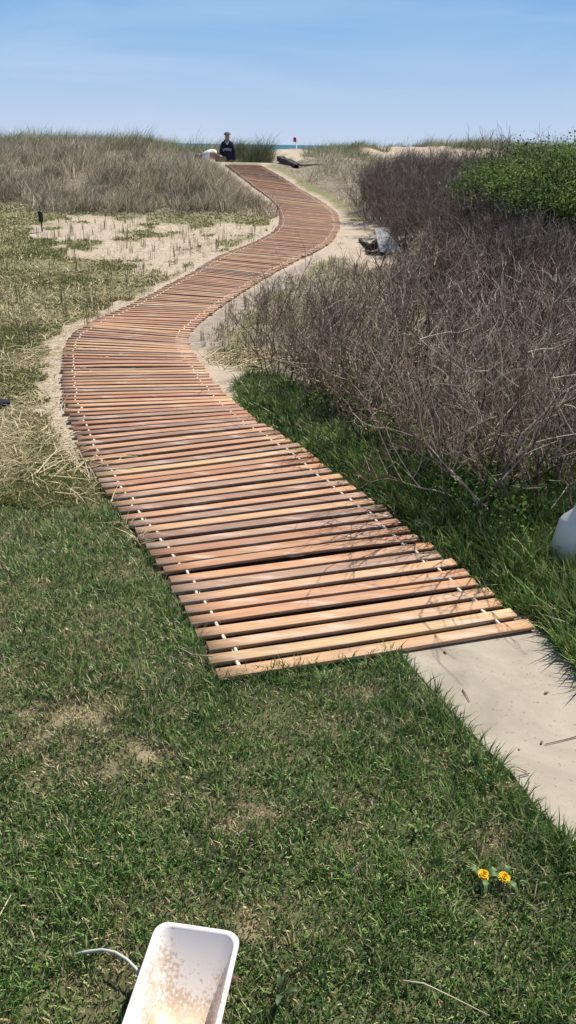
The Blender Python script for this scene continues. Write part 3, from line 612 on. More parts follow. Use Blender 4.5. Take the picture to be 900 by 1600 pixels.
# planks scrap: weathered panel
p = hp(604, 398); e = empty('weathered_panel', p, R(8)); e.scale = (.85,.85,.9); tag(e, 'grey weathered wooden slat panel leaning up beside the dark shrubs', 'wood panel')
tiltm = R(52)
def board(name, parent, sx, sy, sz, loc, rot, m, label=None, bev=.002):
    o = link(name, box_mesh(name, sx, sy, sz, m, bev), parent, loc); o.rotation_euler = rot
    if label: o['label'] = label
    return o
for k in range(3): board('board', e, .082, .02, .56, (-.09+k*.086, .20, .20+.004*k), (-tiltm, R(-3), 0), M_weath)
board('board', e, .07, .02, .48, (.19, .20, .17), (-tiltm, R(-14), 0), M_weath)
for zz in (.06,.3): board('batten', e, .27, .025, .04, (-.005, .225+(zz-.18)*1.28, zz), (-tiltm, 0, 0), M_darkw)
def timber(name, label, cat, a, b, w, h, m=None, group=None):
    a = np.array(a); b = np.array(b); d = b-a; L = np.linalg.norm(d)
    bm = bmesh.new(); bmesh.ops.create_cube(bm, size=1); bmesh.ops.subdivide_edges(bm, edges=bm.edges[:], cuts=5, use_grid_fill=True); rs = random.Random(len(label))
    for v in bm.verts: v.co = Vector((v.co.x*L*(1+rs.uniform(-.03,.03)), v.co.y*w*(1+rs.uniform(-.18,.12))*(1-.25*max(0,v.co.x)), v.co.z*h*(1+rs.uniform(-.22,.12))*(1-.3*max(0,v.co.x))+.012*math.sin(v.co.x*9)))
    me = bpy.data.meshes.new(name); bm.to_mesh(me); bm.free(); me.materials.append(m or M_darkw); o = link(name, me, None, (a+b)/2)
    o.rotation_euler = (0, -math.asin(d[2]/L), math.atan2(d[1], d[0])); return tag(o, label, cat, group)
q = lambda px, py, dz=0: hit(px, py)+np.array([0,0,dz])
timber('scrap_timber', 'thin dark broken stick lying left of the weathered panel', 'scrap wood', q(562,378,.03), q(576,390,.05), .05, .04)
timber('scrap_timber', 'dark squared timber lying against the left side of the weathered panel', 'scrap wood', q(574,392,.05), q(598,386,.09), .09, .09)
timber('scrap_timber', 'dark plank lying in the shadow at the foot of the weathered panel', 'scrap wood', q(572,397,.03), q(600,399,.03), .08, .04)
timber('scrap_timber', 'short dark timber lying behind the right side of the weathered panel', 'scrap wood', q(622,390,.07), q(640,384,.10), .10, .08)
a = q(437, 253, .10); b_ = q(463, 263, .07); timber('driftwood_beam', 'thick dark beam lying beside the top of the boardwalk', 'driftwood', a, b_, .20, .15)
a = q(461, 262, .06); b_ = q(506, 260.5, .06); timber('driftwood_plank', 'thin weathered plank with a dark end lying right of the thick beam', 'driftwood', a, b_, .09, .05, mat('drift_grey', (.20,.17,.15), .9, noise=.4))
# path light
p = hp(66, 362); e = empty('garden_light', p); tag(e, 'black stake light standing at the left edge of the bare sand', 'garden light')
link('stake', lathe('stake', [(.001,-.05),(.012,-.05),(.012,.17),(.001,.17)], M_black, 10), e)
link('lamp_head', lathe('lamp_head', [(.001,.15),(.034,.155),(.040,.18),(.038,.29),(.046,.30),(.044,.315),(.012,.33),(.001,.33)], M_black, 14), e)
# small black box at left edge
p = hp(3, 640); e = empty('utility_box', p, R(12)); tag(e, 'small black box sitting in the grass at the left edge', 'box')
link('body', box_mesh('body', .11,.08,.045, M_black, .006), e, (0,0,.025)); link('lid', box_mesh('lid', .12,.09,.012, M_black, .004), e, (0,0,.055))
# leaning stake with ribbon
base_p = hp(640, 700); top = atd(758, 532, base_p[1]+.28); d = top-base_p; L = np.linalg.norm(d); d /= L
e = empty('leaning_post', base_p); tag(e, 'dark rough post leaning to the right in the thicket, pink ribbon on top', 'post')
tb = Tubes(); tb.add([base_p-base_p-d*.1, d*L*.35+np.array([.004,0,.006]), d*L*.7+np.array([-.004,0,0]), d*L], [.021,.021,.019,.017], (.05,.038,.032), 7, True)
link('shaft', tb.mesh('shaft', M_darkw, False), e)
M_pink = mat('ribbon', (.25,.05,.09), .7); tb = Tubes()
for k, r_ in ((.97,.020),(1.0,.021)): tb.add([d*L*(k-.03), d*L*k], r_, (1,0,0), 8, False)
tb.add([d*L*.98+np.array([.02,-.02,0]), d*L*.98+np.array([.03,-.03,.0]), d*L*.98+np.array([.035,-.03,-.02])], [.005,.007,.004], (1,0,0), 4)
link('ribbon', tb.mesh('ribbon', M_pink), e)
# white jug
M_jug = mat('jug_plastic', (.84,.83,.80), .35, trans=.3, spec=.5)
p = hp(899, 882); e = empty('jug', p, R(20)); e.scale = (.85,.85,1.12); tag(e, 'white translucent plastic jug standing in the grass at the right edge', 'jug')
link('body', lathe('body', [(.001,0),(.115,.003),(.124,.015),(.120,.09),(.110,.15),(.104,.178),(.092,.192),(.055,.225),(.046,.243),(.045,.262),(.001,.262)], M_jug, 32, .6), e)
link('cap', lathe('cap', [(.048,.248),(.050,.276),(.044,.282),(.001,.282)], mat('cap_white', (.85,.85,.85), .4), 20), e)
tb = Tubes(); tb.add([(.055,0,.235),(.10,0,.235),(.14,0,.205),(.145,0,.15),(.125,0,.11),(.11,0,.10)], .012, (1,1,1), 8); link('handle', tb.mesh('handle', M_jug), e)
# ---- white bin at the bottom
M_bin = bpy.data.materials.new('white_plastic'); M_bin.use_nodes = True; N = M_bin.node_tree.nodes; Lk = M_bin.node_tree.links
b = N['Principled BSDF']; b.inputs['Roughness'].default_value = .45
tc = N.new('ShaderNodeTexCoord'); n1 = N.new('ShaderNodeTexNoise'); n1.inputs['Scale'].default_value = 150; n1.inputs['Detail'].default_value = 6; n2 = N.new('ShaderNodeTexNoise'); n2.inputs['Scale'].default_value = 9; n2.inputs['Detail'].default_value = 4
for k in (n1, n2): Lk.new(tc.outputs['Object'], k.inputs['Vector'])
ma = N.new('ShaderNodeMath'); ma.operation = 'MULTIPLY'; Lk.new(n1.outputs['Fac'], ma.inputs[0]); Lk.new(n2.outputs['Fac'], ma.inputs[1])
sep = N.new('ShaderNodeSeparateXYZ'); Lk.new(tc.outputs['Object'], sep.inputs[0])
mrz = N.new('ShaderNodeMapRange'); mrz.inputs['From Min'].default_value = .02; mrz.inputs['From Max'].default_value = .11; mrz.inputs['To Min'].default_value = .10; mrz.inputs['To Max'].default_value = -.06; Lk.new(sep.outputs['Z'], mrz.inputs['Value'])
ad = N.new('ShaderNodeMath'); ad.operation = 'ADD'; Lk.new(ma.outputs[0], ad.inputs[0]); Lk.new(mrz.outputs[0], ad.inputs[1])
cr = N.new('ShaderNodeValToRGB'); el = cr.color_ramp.elements; el[0].position = .26; el[0].color = (.84,.78,.72,1); el[1].position = .50; el[1].color = (.50,.34,.21,1)
z1 = el.new(.31); z1.color = (.66,.53,.41,1); Lk.new(ad.outputs[0], cr.inputs[0]); Lk.new(cr.outputs[0], b.inputs['Base Color'])
HB = .115
zpl = lambda x, y: 0*x+HB
fl = hit(250,1441, zpl); fr = hit(372,1470, zpl); bl = hit(192,1606, zpl); br = hit(343,1606, zpl)
ax = (fl[:2]-bl[:2]+fr[:2]-br[:2]); ax /= np.linalg.norm(ax); wd = np.linalg.norm(fl[:2]-fr[:2]); print('BIN', fl, fr, bl, br, 'w', wd, np.linalg.norm(bl[:2]-br[:2]), 'ax', ax)
LB = .62; rotb = math.atan2(ax[1], ax[0])-math.pi/2; mid = (fl[:2]+fr[:2])/2; cen = mid-ax*LB/2
e = empty('plastic_bin', (cen[0], cen[1], float(T(*cen))+.012), rotb); tag(e, 'dirty white open plastic bin lying on the lawn at the bottom of the picture', 'bin')
def rrect(hw, hl, r, z, n=8, flare=0):
    P = []
    for cx, cy, a0 in ((hw-r, hl-r, 0), (-hw+r, hl-r, 90), (-hw+r, -hl+r, 180), (hw-r, -hl+r, 270)):
        for k in range(n+1):
            t = R(a0+90*k/n); P.append((cx+r*math.cos(t), cy+r*math.sin(t), z))
    return P
W2 = wd/2; prof = [(-.028,0,.03),(-.022,.004,.03),(-.002,HB-.02,.028),(-.002,HB-.012,.028),(.004,HB-.012,.03),(.005,HB-.004,.03),(.003,HB,.03),(-.004,HB,.028),(-.006,HB-.004,.027),(-.026,.024,.030),(-.034,.012,.026),(-.050,.009,.018)]
rings = [rrect(W2+o, LB/2+(o*1.0 if zz > HB-.02 else o-.085*(1-zz/HB)), r_, zz) for o, zz, r_ in prof]; V = [v for r_ in rings for v in r_]; k_ = len(rings[0]); Fl = []; st = []
for i in range(len(rings)-1):
    for j in range(k_):
        q_ = (j+1) % k_; st.append(len(Fl)); Fl += [i*k_+j, i*k_+q_, (i+1)*k_+q_, (i+1)*k_+j]
st.append(len(Fl)); Fl += list(range(k_))[::-1]; st.append(len(Fl)); Fl += list(range((len(rings)-1)*k_, len(rings)*k_))
link('tub', raw_mesh('tub', V, Fl, st, M_bin, None, True), e)
inv = e.matrix_basis.inverted()
def loc_of(px, py, z): v = hit(px, py, lambda x, y: 0*x+z); return np.array(inv @ Vector(v))
tb = Tubes(); tb.add([loc_of(114,1492,.02), loc_of(135,1487,.03), loc_of(160,1484,.045), loc_of(180,1488,.055), loc_of(198,1499,.055), loc_of(212,1513,.05), loc_of(226,1532,.045)], [.003,.0035,.0035,.0035,.0035,.0035,.0035], (1,1,1), 6, True)
link('strap', tb.mesh('strap', mat('strap_plastic', (.50,.52,.46), .4)), e)
# ---- dandelions
M_yel = mat('petals', (.85,.55,.01), .5, trans=.15); M_gl = mat('weed_leaf', (.13,.20,.07), .5, trans=.2)
def flower_mesh(seed):
    rs = np.random.default_rng(seed); V = []; Fl = []; st = []
    for ring, (nr, L, el) in enumerate(((26,.021,.10),(22,.018,.45),(18,.013,.85),(12,.008,1.25))):
        for k in range(nr):
            a = (k+rs.uniform(-.3,.3))/nr*math.tau; e_ = el+rs.uniform(-.12,.12); w = .0018
            dx, dy = math.cos(a), math.sin(a); bx, by = -dy*w, dx*w; n0 = len(V)
            for t, ww in ((.1,.6),(.6,1.1),(1,.8)):
                cx, cy, cz = dx*L*t*math.cos(e_), dy*L*t*math.cos(e_), L*t*math.sin(e_)+.001*ring
                V += [(cx-bx*ww, cy-by*ww, cz), (cx+bx*ww, cy+by*ww, cz)]
            for s_ in (0, 2): st.append(len(Fl)); Fl += [n0+s_, n0+s_+1, n0+s_+3, n0+s_+2]
    return raw_mesh('petals', V, Fl, st, M_yel)
def leaf_strip(P, wd_, m, name='leaf'):
    P = np.asarray(P, float); V = []; Fl = []; st = []; n = len(P)
    for i in range(n):
        d = P[min(i+1,n-1)]-P[max(i-1,0)]; s_ = np.cross(d, (0,0,1)); s_ /= np.linalg.norm(s_)+1e-9; w = wd_*math.sin(math.pi*(.08+.9*i/(n-1)))**.8*(1+.25*((i % 2)*2-1))
        V += [tuple(P[i]-s_*w+np.array([0,0,w*.3])), tuple(P[i]), tuple(P[i]+s_*w+np.array([0,0,w*.3]))]
    for i in range(n-1):
        for j in (0,1): st.append(len(Fl)); Fl += [i*3+j, i*3+j+1, (i+1)*3+j+1, (i+1)*3+j]
    return raw_mesh(name, V, Fl, st, m)
for idx, (px, py, lab) in enumerate(((753,1377,'yellow dandelion flower on the lawn, the left of the pair'),(785,1381,'yellow dandelion flower on the lawn, the right of the pair'))):
    p = hp(px, py+6); e = empty('dandelion', p); tag(e, lab, 'dandelion')
    tb = Tubes(); tb.add([(0,0,-.01),(.002,0,.015),(0,0,.034)], .002, (.2,.3,.1), 5); link('stem', tb.mesh('stem', M_gl), e)
    f = link('petals', flower_mesh(idx), e, (0,0,.034)); f.rotation_euler = (R(14), R(6), 0); f.scale = (.7,.7,.7)
    for a in ((20,150,265) if idx == 0 else (175,300,60)):
        t = np.linspace(0,1,9); L = .04+.015*random.random(); link('leaf', leaf_strip(np.stack([math.cos(R(a))*L*t, math.sin(R(a))*L*t, .012+.03*np.sin(t*2.6)], 1), .007, M_gl), e)
def weed(px, py, lab, n, L, wd_, seed, c):
    rs = random.Random(seed); p = hp(px, py); e = empty('weed', p); tag(e, lab, 'weed'); m = mat('broad_leaf', c, .5, trans=.25)
    for k in range(n):
        a = k/n*math.tau+rs.uniform(-.4,.4); l = L*rs.uniform(.7,1.1); t = np.linspace(0,1,7)
        link('leaf', leaf_strip(np.stack([math.cos(a)*l*t*.9, math.sin(a)*l*t*.9, .008+l*.75*np.sin(t*1.9)], 1), wd_*rs.uniform(.8,1.1), m), e)
weed(652,1302,'pale broad-leaved weed in the middle of the lawn left of the dandelions',4,.032,.005,1,(.16,.26,.07))
weed(738,1196,'light green long-leaved weed near the lawn edge by the stone slab',6,.045,.004,2,(.14,.22,.07))
weed(745,1218,'small broad-leaved weed just below the long-leaved weed',4,.03,.004,6,(.12,.2,.06))
weed(830,1392,'single low weed leaf right of the dandelions',2,.04,.004,3,(.13,.20,.08))
weed(440,1560,'small dark weed right of the white bin',3,.05,.007,4,(.09,.13,.06))
# ---- twigs and straws
M_straw = mat('straw', (.50,.42,.27), .6); M_tw = mat('fallen_twig', (.13,.085,.06), .8)
def stick(name, pts, r_, m, label, cat, dz=.006, group=None):
    P = [hit(*q_)+np.array([0,0,dz+random.uniform(0,.003)]) for q_ in pts]; tb = Tubes(); tb.add(np.array(P)-P[0], np.linspace(r_, r_*.5, len(P)), (1,1,1), 5, True)
    return tag(link(name, tb.mesh(name, m), None, P[0]), label, cat, group)
stick('twig', [(722,1082),(728,1092),(733,1101)], .0022, M_tw, 'short dark twig lying near the boardwalk end on the slab', 'twig', .012)
stick('twig', [(906,1154),(880,1161),(850,1168)], .0020, M_tw, 'long thin twig lying on the slab at the right edge', 'twig', .012)
stick('twig', [(826,1214),(815,1217),(798,1222)], .0018, M_tw, 'thin twig on the slab touching the lawn edge', 'twig', .012)
stick('twig', [(822,1211),(812,1207),(806,1204)], .0014, M_tw, 'tiny curved twig just above the twig at the lawn edge', 'twig', .012)
stick('straw', [(628,1548),(660,1552),(700,1572),(762,1602)], .0021, M_straw, 'long pale straw lying across the lawn at the lower right', 'straw', .03)
stick('straw', [(-4,1452),(8,1428),(19,1408)], .0024, M_straw, 'pale straw lying on the lawn at the left edge', 'straw', .02)
stick('straw', [(284,1025),(300,1034),(334,1038)], .0022, M_straw, 'pale straw poking from the lawn under the left corner of the boardwalk', 'straw', .03)
stick('straw', [(588,688),(604,676),(617,664)], .004, M_straw, 'dry straw propped in the grass beneath the thicket', 'straw', .05)
stick('straw', [(603,720),(625,722),(648,712)], .003, M_straw, 'thin curved straw lying in the green strip below the propped straw', 'straw', .05)
M_chip = mat('wood_chip', (.50,.36,.24), .8)
def clod(px, py, s, m, label, cat, dz=.0, name='leaf_litter', seed=0):
    bm = bmesh.new(); bmesh.ops.create_icosphere(bm, subdivisions=2, radius=1); rs = random.Random(seed)
    for v in bm.verts: k = .75*(1+rs.uniform(-.55,.5)); v.co = Vector((v.co.x*s*k, v.co.y*s*.5*k, v.co.z*s*.18*k))
    me = bpy.data.meshes.new(name); bm.to_mesh(me); bm.free(); me.materials.append(m); p = hp(px, py); return tag(link(name, me, None, (p[0],p[1],p[2]+dz), rs.uniform(0,3)), label, cat)
M_leafb = mat('dead_leaf', (.15,.09,.06), .7)
clod(852,1087,.011,M_leafb,'small dark crumb of debris on the slab right of centre','debris',.012,'debris',1)
clod(845,1165,.010,M_leafb,'small brown leaf crumb beside the long twig on the slab','debris',.012,'debris',2)
clod(695,1023,.010,M_leafb,'small dark crumb of debris on the slab just below the boardwalk','debris',.012,'debris',3)
clod(868,1300,.008,M_leafb,'small dark crumb of debris on the slab by the lower lawn edge','debris',.012,'debris',4)
clod(811,1174,.007,M_chip,'tiny pale chip on the slab by the twigs','debris',.012,'debris',5)
clod(105,988,.012,M_chip,'small pale wood chip lying in the upper left lawn','wood chip',.014,'wood_chip',6)
clod(366,1535,.016,M_leafb,'brown dead leaf on the grass right of the white bin','leaf',.016,'dead_leaf',7)
clod(398,577,.05,M_darkw,'small dark lump at the near end of the sandy shoulder by the green strip','clod',.02,'dark_clod',8)
# heap of straw on the left, near the lawn edge
def heap(px, py, rx, ry, n, L, label, seed, r_=.0036):
    rs = np.random.default_rng(seed); p = hp(px, py); tb = Tubes()
    for k in range(n):
        c = np.array([rs.normal()*rx*.5, rs.normal()*ry*.5, abs(rs.normal())*.02]); a = rs.normal()*.8+(.0 if rs.random() < .6 else 1.3); l = L*rs.uniform(.4,1.1)
        d = np.array([math.cos(a), math.sin(a), rs.normal()*.10+.04]); m_ = c+d*l*.5+rs.normal(size=3)*.015
        Q = np.array([c-d*l*.1, m_, c+d*l]); Q[:,2] = np.maximum(Q[:,2], .01)
        tb.add(Q, [r_,r_*.9,r_*.5], np.array([(.70,.60,.36),(.58,.49,.28),(.78,.68,.43)][rs.integers(0,3)])*rs.uniform(.85,1.1), 3)
    tag(link('straw_heap', tb.mesh('straw_heap', M_dry), None, p), label, 'straw')
heap(60,735,.42,.28,75,.30,'heap of long pale straw at the left just above the lawn',1)
heap(25,690,.30,.22,36,.26,'smaller heap of straw at the left edge above the large heap',2)
heap(60,560,.4,.3,36,.26,'thin scatter of straw on the pale bare patch at the left edge',3)
heap(350,565,.25,.2,60,.2,'loose straw on the sandy shoulder right of the boardwalk curve',4)
heap(395,560,.28,.3,120,.22,'tangled tan straw at the foot of the thicket near the boardwalk curve',5)
# ---- flag pole, boat
p = atd(463, 236, 44); zt = float(T(p[0], p[1])); e = empty('flag_pole', (p[0], p[1], zt)); tag(e, 'small red and dark flag on a white pole on the beach beyond the dunes', 'flag')
ztop = atd(464, 215, 44)[2]-zt; M_wh = mat('white_paint', (.8,.8,.8), .5)
link('pole', lathe('pole', [(.03,-.1),(.028,ztop),(.001,ztop)], M_wh, 8), e)
V = []; Fl = []; st = []
for i in range(9):
    for j, zz in ((0,ztop-.22),(1,ztop)):
        for s_ in (-.004,.004): V.append((.026*i-.16, s_+.03*math.sin(i*.9), zz+.02*math.sin(i*.7)))
for i in range(8):
    o = i*4
    for f4 in ((0,4,6,2),(1,3,7,5),(2,6,7,3),(0,1,5,4)): st.append(len(Fl)); Fl += [o+k for k in f4]
for f4 in ((0,2,3,1),(32,33,35,34)): st.append(len(Fl)); Fl += list(f4)
link('flag', raw_mesh('flag', V, Fl, st, mat('flag_cloth', (.35,.06,.09), .7, noise=.5, nscale=4)), e)
pb = atd(450.5, 232.2, 400); e = empty('boat', (pb[0], 640, -2.9), R(10)); d_ = ray(450.5, 232.2); tB = (-2.9-EYE)/d_[2]; e.location = (d_[0]*tB, d_[1]*tB, -2.9); sB = tB/1250*1.0; print('boat dist', tB)
tag(e, 'tiny white boat on the sea in the gap between the dunes', 'boat')
bm = bmesh.new(); st_ = []
for i, (xx, w, zk) in enumerate(((-1,.28,.0),(-.5,.34,-.02),(.2,.32,-.02),(.7,.18,.02),(1,.01,.1))):
    st_.append([bm.verts.new(v) for v in ((xx,-w,.32+.08*(i>2)),(xx,-w*.7,zk),(xx,w*.7,zk),(xx,w,.32+.08*(i>2)))])
for a_, c_ in zip(st_[:-1], st_[1:]):
    for j in range(3): bm.faces.new((a_[j], c_[j], c_[j+1], a_[j+1]))
    bm.faces.new((a_[3], c_[3], c_[0], a_[0]))
bm.faces.new(st_[0]); bmesh.ops.recalc_face_normals(bm, faces=bm.faces[:])
me = bpy.data.meshes.new('hull'); bm.to_mesh(me); bm.free(); me.materials.append(M_wh); o = link('hull', me, e); sc = 2.6*sB; o.scale = (sc*.9, sc*.9, sc*1.4)
o = link('cabin', box_mesh('cabin', .7,.4,.4, M_wh, .04), e, (0,0,.6*sc)); o.scale = (sc,sc,sc)
# ------------------------------------------------------------------ people
def skin(name, V, E, Rd, m, parent=None, sub=2, loc=None, root=0):
    me = bpy.data.meshes.new(name); me.from_pydata([tuple(v) for v in V], E, []); me.materials.append(m)
    o = link(name, me, parent, loc); sk = o.modifiers.new('skin', 'SKIN'); sk.use_smooth_shade = True
    lay = me.skin_vertices[0] if me.skin_vertices else None
    if lay is None:
        bpy.context.view_layer.objects.active = o; o.select_set(True); bpy.ops.mesh.customdata_skin_add(); lay = me.skin_vertices[0]; o.select_set(False)
    for i, r_ in enumerate(Rd):
        lay.data[i].radius = r_ if isinstance(r_, tuple) else (r_, r_); lay.data[i].use_root = (i == root)
    s_ = o.modifiers.new('sub', 'SUBSURF'); s_.levels = sub; s_.render_levels = sub
    return o
M_skin = mat('skin', (.36,.2,.14), .55); M_navy = mat('navy_fabric', (.012,.016,.035), .9); M_jean = mat('dark_jeans', (.025,.045,.065), .9, noise=.2)
M_grey = mat('grey_shirt', (.28,.31,.34), .9); M_white = mat('white_shirt', (.78,.76,.80), .85); M_hair = mat('dark_hair', (.015,.012,.012), .7); M_cap = mat('cap_cloth', (.04,.06,.07), .8)
M_eye = mat('eyes', (.02,.015,.01), .3); M_print = mat('print', (.6,.62,.68), .8)
def head_parts(parent, m, C, f, up, hatted):
    # face features as small meshes joined to one object in the head's frame
    s_ = np.cross(f, up); bm = bmesh.new()
    def ell(c, rx, ry, rz):
        r_ = bmesh.ops.create_icosphere(bm, subdivisions=2, radius=1)
        for v in r_['verts']: v.co = Vector(c + s_*v.co.x*rx + f*v.co.y*ry + up*v.co.z*rz)
    for sg in (-1,1): ell(C+s_*sg*.032+f*.088+up*.005, .011,.007,.006)
    me = bpy.data.meshes.new('eyes'); bm.to_mesh(me); bm.free(); me.materials.append(M_eye); link('eyes', me, parent)
def hand(V, E, Rd, wi, w, d, side, s=1):
    # palm + five fingers chained from wrist vertex wi
    d = d/np.linalg.norm(d); n0 = len(V); side = side/np.linalg.norm(side)
    V.append(w+d*.05); E.append((wi, n0)); Rd.append((.030,.016)); V.append(w+d*.09); E.append((n0, n0+1)); Rd.append((.034,.014)); pi_ = n0+1
    for k, L in enumerate((.060,.072,.068,.052)):
        o_ = (k-1.5)*.020; a = len(V); V.append(w+d*.105+side*o_); E.append((pi_, a)); Rd.append(.009); V.append(w+d*(.10+L)+side*o_*1.1); E.append((a, a+1)); Rd.append(.007)
    a = len(V); V.append(w+d*.07+side*.045); E.append((n0, a)); Rd.append(.010); V.append(w+d*.105+side*.055); E.append((a, a+1)); Rd.append(.008)
# standing: faces the camera (-y); feet on the ground beyond the crest
px, Ys = 355, 27.3; ps = atd(px, 215, Ys); gz = float(T(ps[0], ps[1])); ztop = atd(px, 207, Ys)[2]; print('stand ground', gz, 'top', ztop, 'height', ztop-gz)
Hs = 1.76; gz2 = ztop-Hs; SR = 1.0
feet = gz
sc = (ztop-feet)/Hs; print('scale', sc)
V = [np.array(v) for v in [(0,0,.97),(0,.0,1.15),(0,.01,1.38),(0,0,1.5),(0,-.01,1.56),(0,-.02,1.66),
     (.14,0,1.42),(.195,.0,1.16),(.20,-.05,.93),(-.14,0,1.42),(-.195,0,1.16),(-.20,-.05,.93),(.09,0,.88),(.10,-.01,.5),(.11,.02,.09),(.12,-.12,.04),(-.09,0,.88),(-.10,-.01,.5),(-.11,.02,.09),(-.12,-.12,.04)]]
E = [(0,1),(1,2),(2,3),(3,4),(4,5),(2,6),(6,7),(7,8),(2,9),(9,10),(10,11),(0,12),(12,13),(13,14),(14,15),(0,16),(16,17),(17,18),(18,19)]
Rd = [(.15,.11),(.14,.10),(.16,.11),(.075,.075),(.07,.07),(.14,.15),.065,.045,.032,.065,.045,.032,.095,.062,.045,.04,.095,.062,.045,.04]
V.append(np.array((0,-.02,1.735))); E.append((5,20)); Rd.append((.10,.12)); V.append(np.array((0,-.14,1.655))); E.append((5,21)); Rd.append(.016)
hand(V, E, Rd, 8, V[8], np.array([.02,-.05,-1.]), np.array([-.3,-1,0.])); hand(V, E, Rd, 11, V[11], np.array([-.02,-.05,-1.]), np.array([.3,-1,0.]))
o = skin('person', V, E, Rd, M_skin, None, 1); o.location = (ps[0], ps[1], feet); o.scale = (sc,)*3
tag(o, 'person in a dark cap and navy hoodie standing at the far end of the boardwalk', 'person'); pst = o
HV = [(0,0,.90),(0,0,1.1),(0,.01,1.36),(0,.01,1.53),(.145,0,1.42),(.205,0,1.16),(.21,-.05,.93),(-.145,0,1.42),(-.205,0,1.16),(-.21,-.05,.93)]
skin('hoodie', HV, [(0,1),(1,2),(2,3),(2,4),(4,5),(5,6),(2,7),(7,8),(8,9)], [(.195,.15),(.20,.155),(.185,.15),(.10,.10),.09,.07,.05,.09,.07,.05], M_navy, pst, 2)
skin('shirt_hem', [(0,0,.80),(0,0,.92)], [(0,1)], [(.175,.145),(.165,.14)], M_grey, pst, 2)
skin('jeans', [(0,0,.92),(.09,0,.84),(.105,-.01,.5),(.115,.02,.1),(-.09,0,.84),(-.105,-.01,.5),(-.115,.02,.1)], [(0,1),(1,2),(2,3),(0,4),(4,5),(5,6)], [(.17,.13),.115,.085,.07,.115,.085,.07], M_jean, pst, 2)
bm = bmesh.new(); bmesh.ops.create_uvsphere(bm, u_segments=20, v_segments=10, radius=1)
for v in list(bm.verts):
    if v.co.z < -.12: bm.verts.remove(v)
for v in bm.verts: v.co = Vector((v.co.x*.108, v.co.y*.125-.02, v.co.z*.085+1.69))
r_ = bmesh.ops.create_cube(bm, size=1)
for v in r_['verts']: v.co = Vector((v.co.x*.12, v.co.y*.07-.15, v.co.z*.010+1.70-(.012 if v.co.y < 0 else 0)))
me = bpy.data.meshes.new('cap'); bm.to_mesh(me); bm.free(); me.materials.append(M_cap); link('cap', me, pst)
bm = bmesh.new(); r_ = bmesh.ops.create_cube(bm, size=1)
for v in r_['verts']: v.co = Vector((v.co.x*.05, v.co.y*.006-.139, v.co.z*.022+1.725))
me = bpy.data.meshes.new('cap_badge'); bm.to_mesh(me); bm.free(); me.materials.append(M_print); link('cap_badge', me, pst)
head_parts(pst, None, np.array([0,-.03,1.655]), np.array([0,-1.,0]), np.array([0,0,1.]), True)
# hoodie print: arched lettering
tmpv, tmpf = [], []
for k, ch in enumerate('SPORT'):
    cu = bpy.data.curves.new('print', 'FONT'); cu.body = ch; cu.size = .10; cu.extrude = .003; cu.align_x = 'CENTER'
    t_ = (k-2)/2; o = bpy.data.objects.new('tmp', cu); me_ = o.to_mesh(); mt_ = Matrix.Translation((t_*.115, -.166, 1.24-.018*t_*t_)) @ Matrix.Rotation(R(6*t_), 4, 'Y') @ Matrix.Rotation(R(90), 4, 'X')
    o0 = len(tmpv); tmpv += [tuple(mt_ @ v.co) for v in me_.vertices]; tmpf += [[o0+i_ for i_ in f_.vertices] for f_ in me_.polygons]; o.to_mesh_clear(); bpy.data.objects.remove(o)
me = bpy.data.meshes.new('chest_print'); me.from_pydata(tmpv, [], tmpf); me.materials.append(M_print); link('chest_print', me, pst)
skin('hood', [(-.09,-.06,1.47),(0,.09,1.50),(.09,-.06,1.47)], [(0,1),(1,2)], [.055,.075,.055], M_navy, pst, 2, root=1)
tb = Tubes(); tb.add([(-.05,-.12,1.50),(-.015,-.165,1.42)], .012, (1,1,1), 5); tb.add([(.06,-.12,1.50),(.015,-.165,1.42)], .014, (1,1,1), 5); link('collar', tb.mesh('collar', M_print), pst)
# bending person, seen from the side: hips right, head left
pb = atd(328, 240, 27.0); Yb = 27.0; gB = float(T(pb[0], pb[1])); zb = atd(330, 231, Yb)[2]; print('bend ground', gB, 'back z', zb)
hipz = .86; s2 = (zb-gB)/1.02; s2 = min(max(s2, .8), 1.15)
V = [np.array(v, float) for v in [(.30,0,.86),(.12,0,.93),(-.10,0,.93),(-.20,0,.88),(-.25,0,.86),(-.33,0,.80),
     (-.12,.17,.88),(-.16,.20,.60),(-.20,.12,.36),(-.12,-.17,.88),(-.16,-.20,.60),(-.20,-.12,.36),(.30,.09,.80),(.24,.11,.45),(.32,.11,.09),(.20,.12,.04),(.30,-.09,.80),(.24,-.11,.45),(.32,-.11,.09),(.20,-.12,.04)]]
Rd = [(.13,.13),(.13,.12),(.13,.13),(.06,.06),(.06,.06),(.09,.085),.06,.042,.03,.06,.042,.03,.095,.06,.045,.04,.095,.06,.045,.04]
V.append(np.array((-.39,0,.75))); Ee = list(E[:19]); Ee.append((5,20)); Rd.append((.07,.07)); V.append(np.array((-.36,0,.69))); Ee.append((5,21)); Rd.append(.015)
hand(V, Ee, Rd, 8, V[8], np.array([-.1,-.3,-1.]), np.array([-1,0,0.])); hand(V, Ee, Rd, 11, V[11], np.array([-.1,.3,-1.]), np.array([-1,0,0.]))
zoff = zb-gB-1.05*s2
o = skin('person', V, Ee, Rd, M_skin, None, 1); o.location = (pb[0], pb[1], gB); o.scale = (s2,)*3
tag(o, 'person in a white shirt bending forward beside the far end of the boardwalk', 'person'); pbe = o
skin('shirt', [(.20,0,.88),(.05,0,.925),(-.10,0,.92),(-.19,0,.88),(-.12,.18,.87),(-.15,.21,.68),(-.12,-.18,.87),(-.15,-.21,.68)], [(0,1),(1,2),(2,3),(2,4),(4,5),(2,6),(6,7)], [(.15,.15),(.155,.15),(.16,.155),(.08,.08),.085,.065,.085,.065], M_white, pbe, 2)
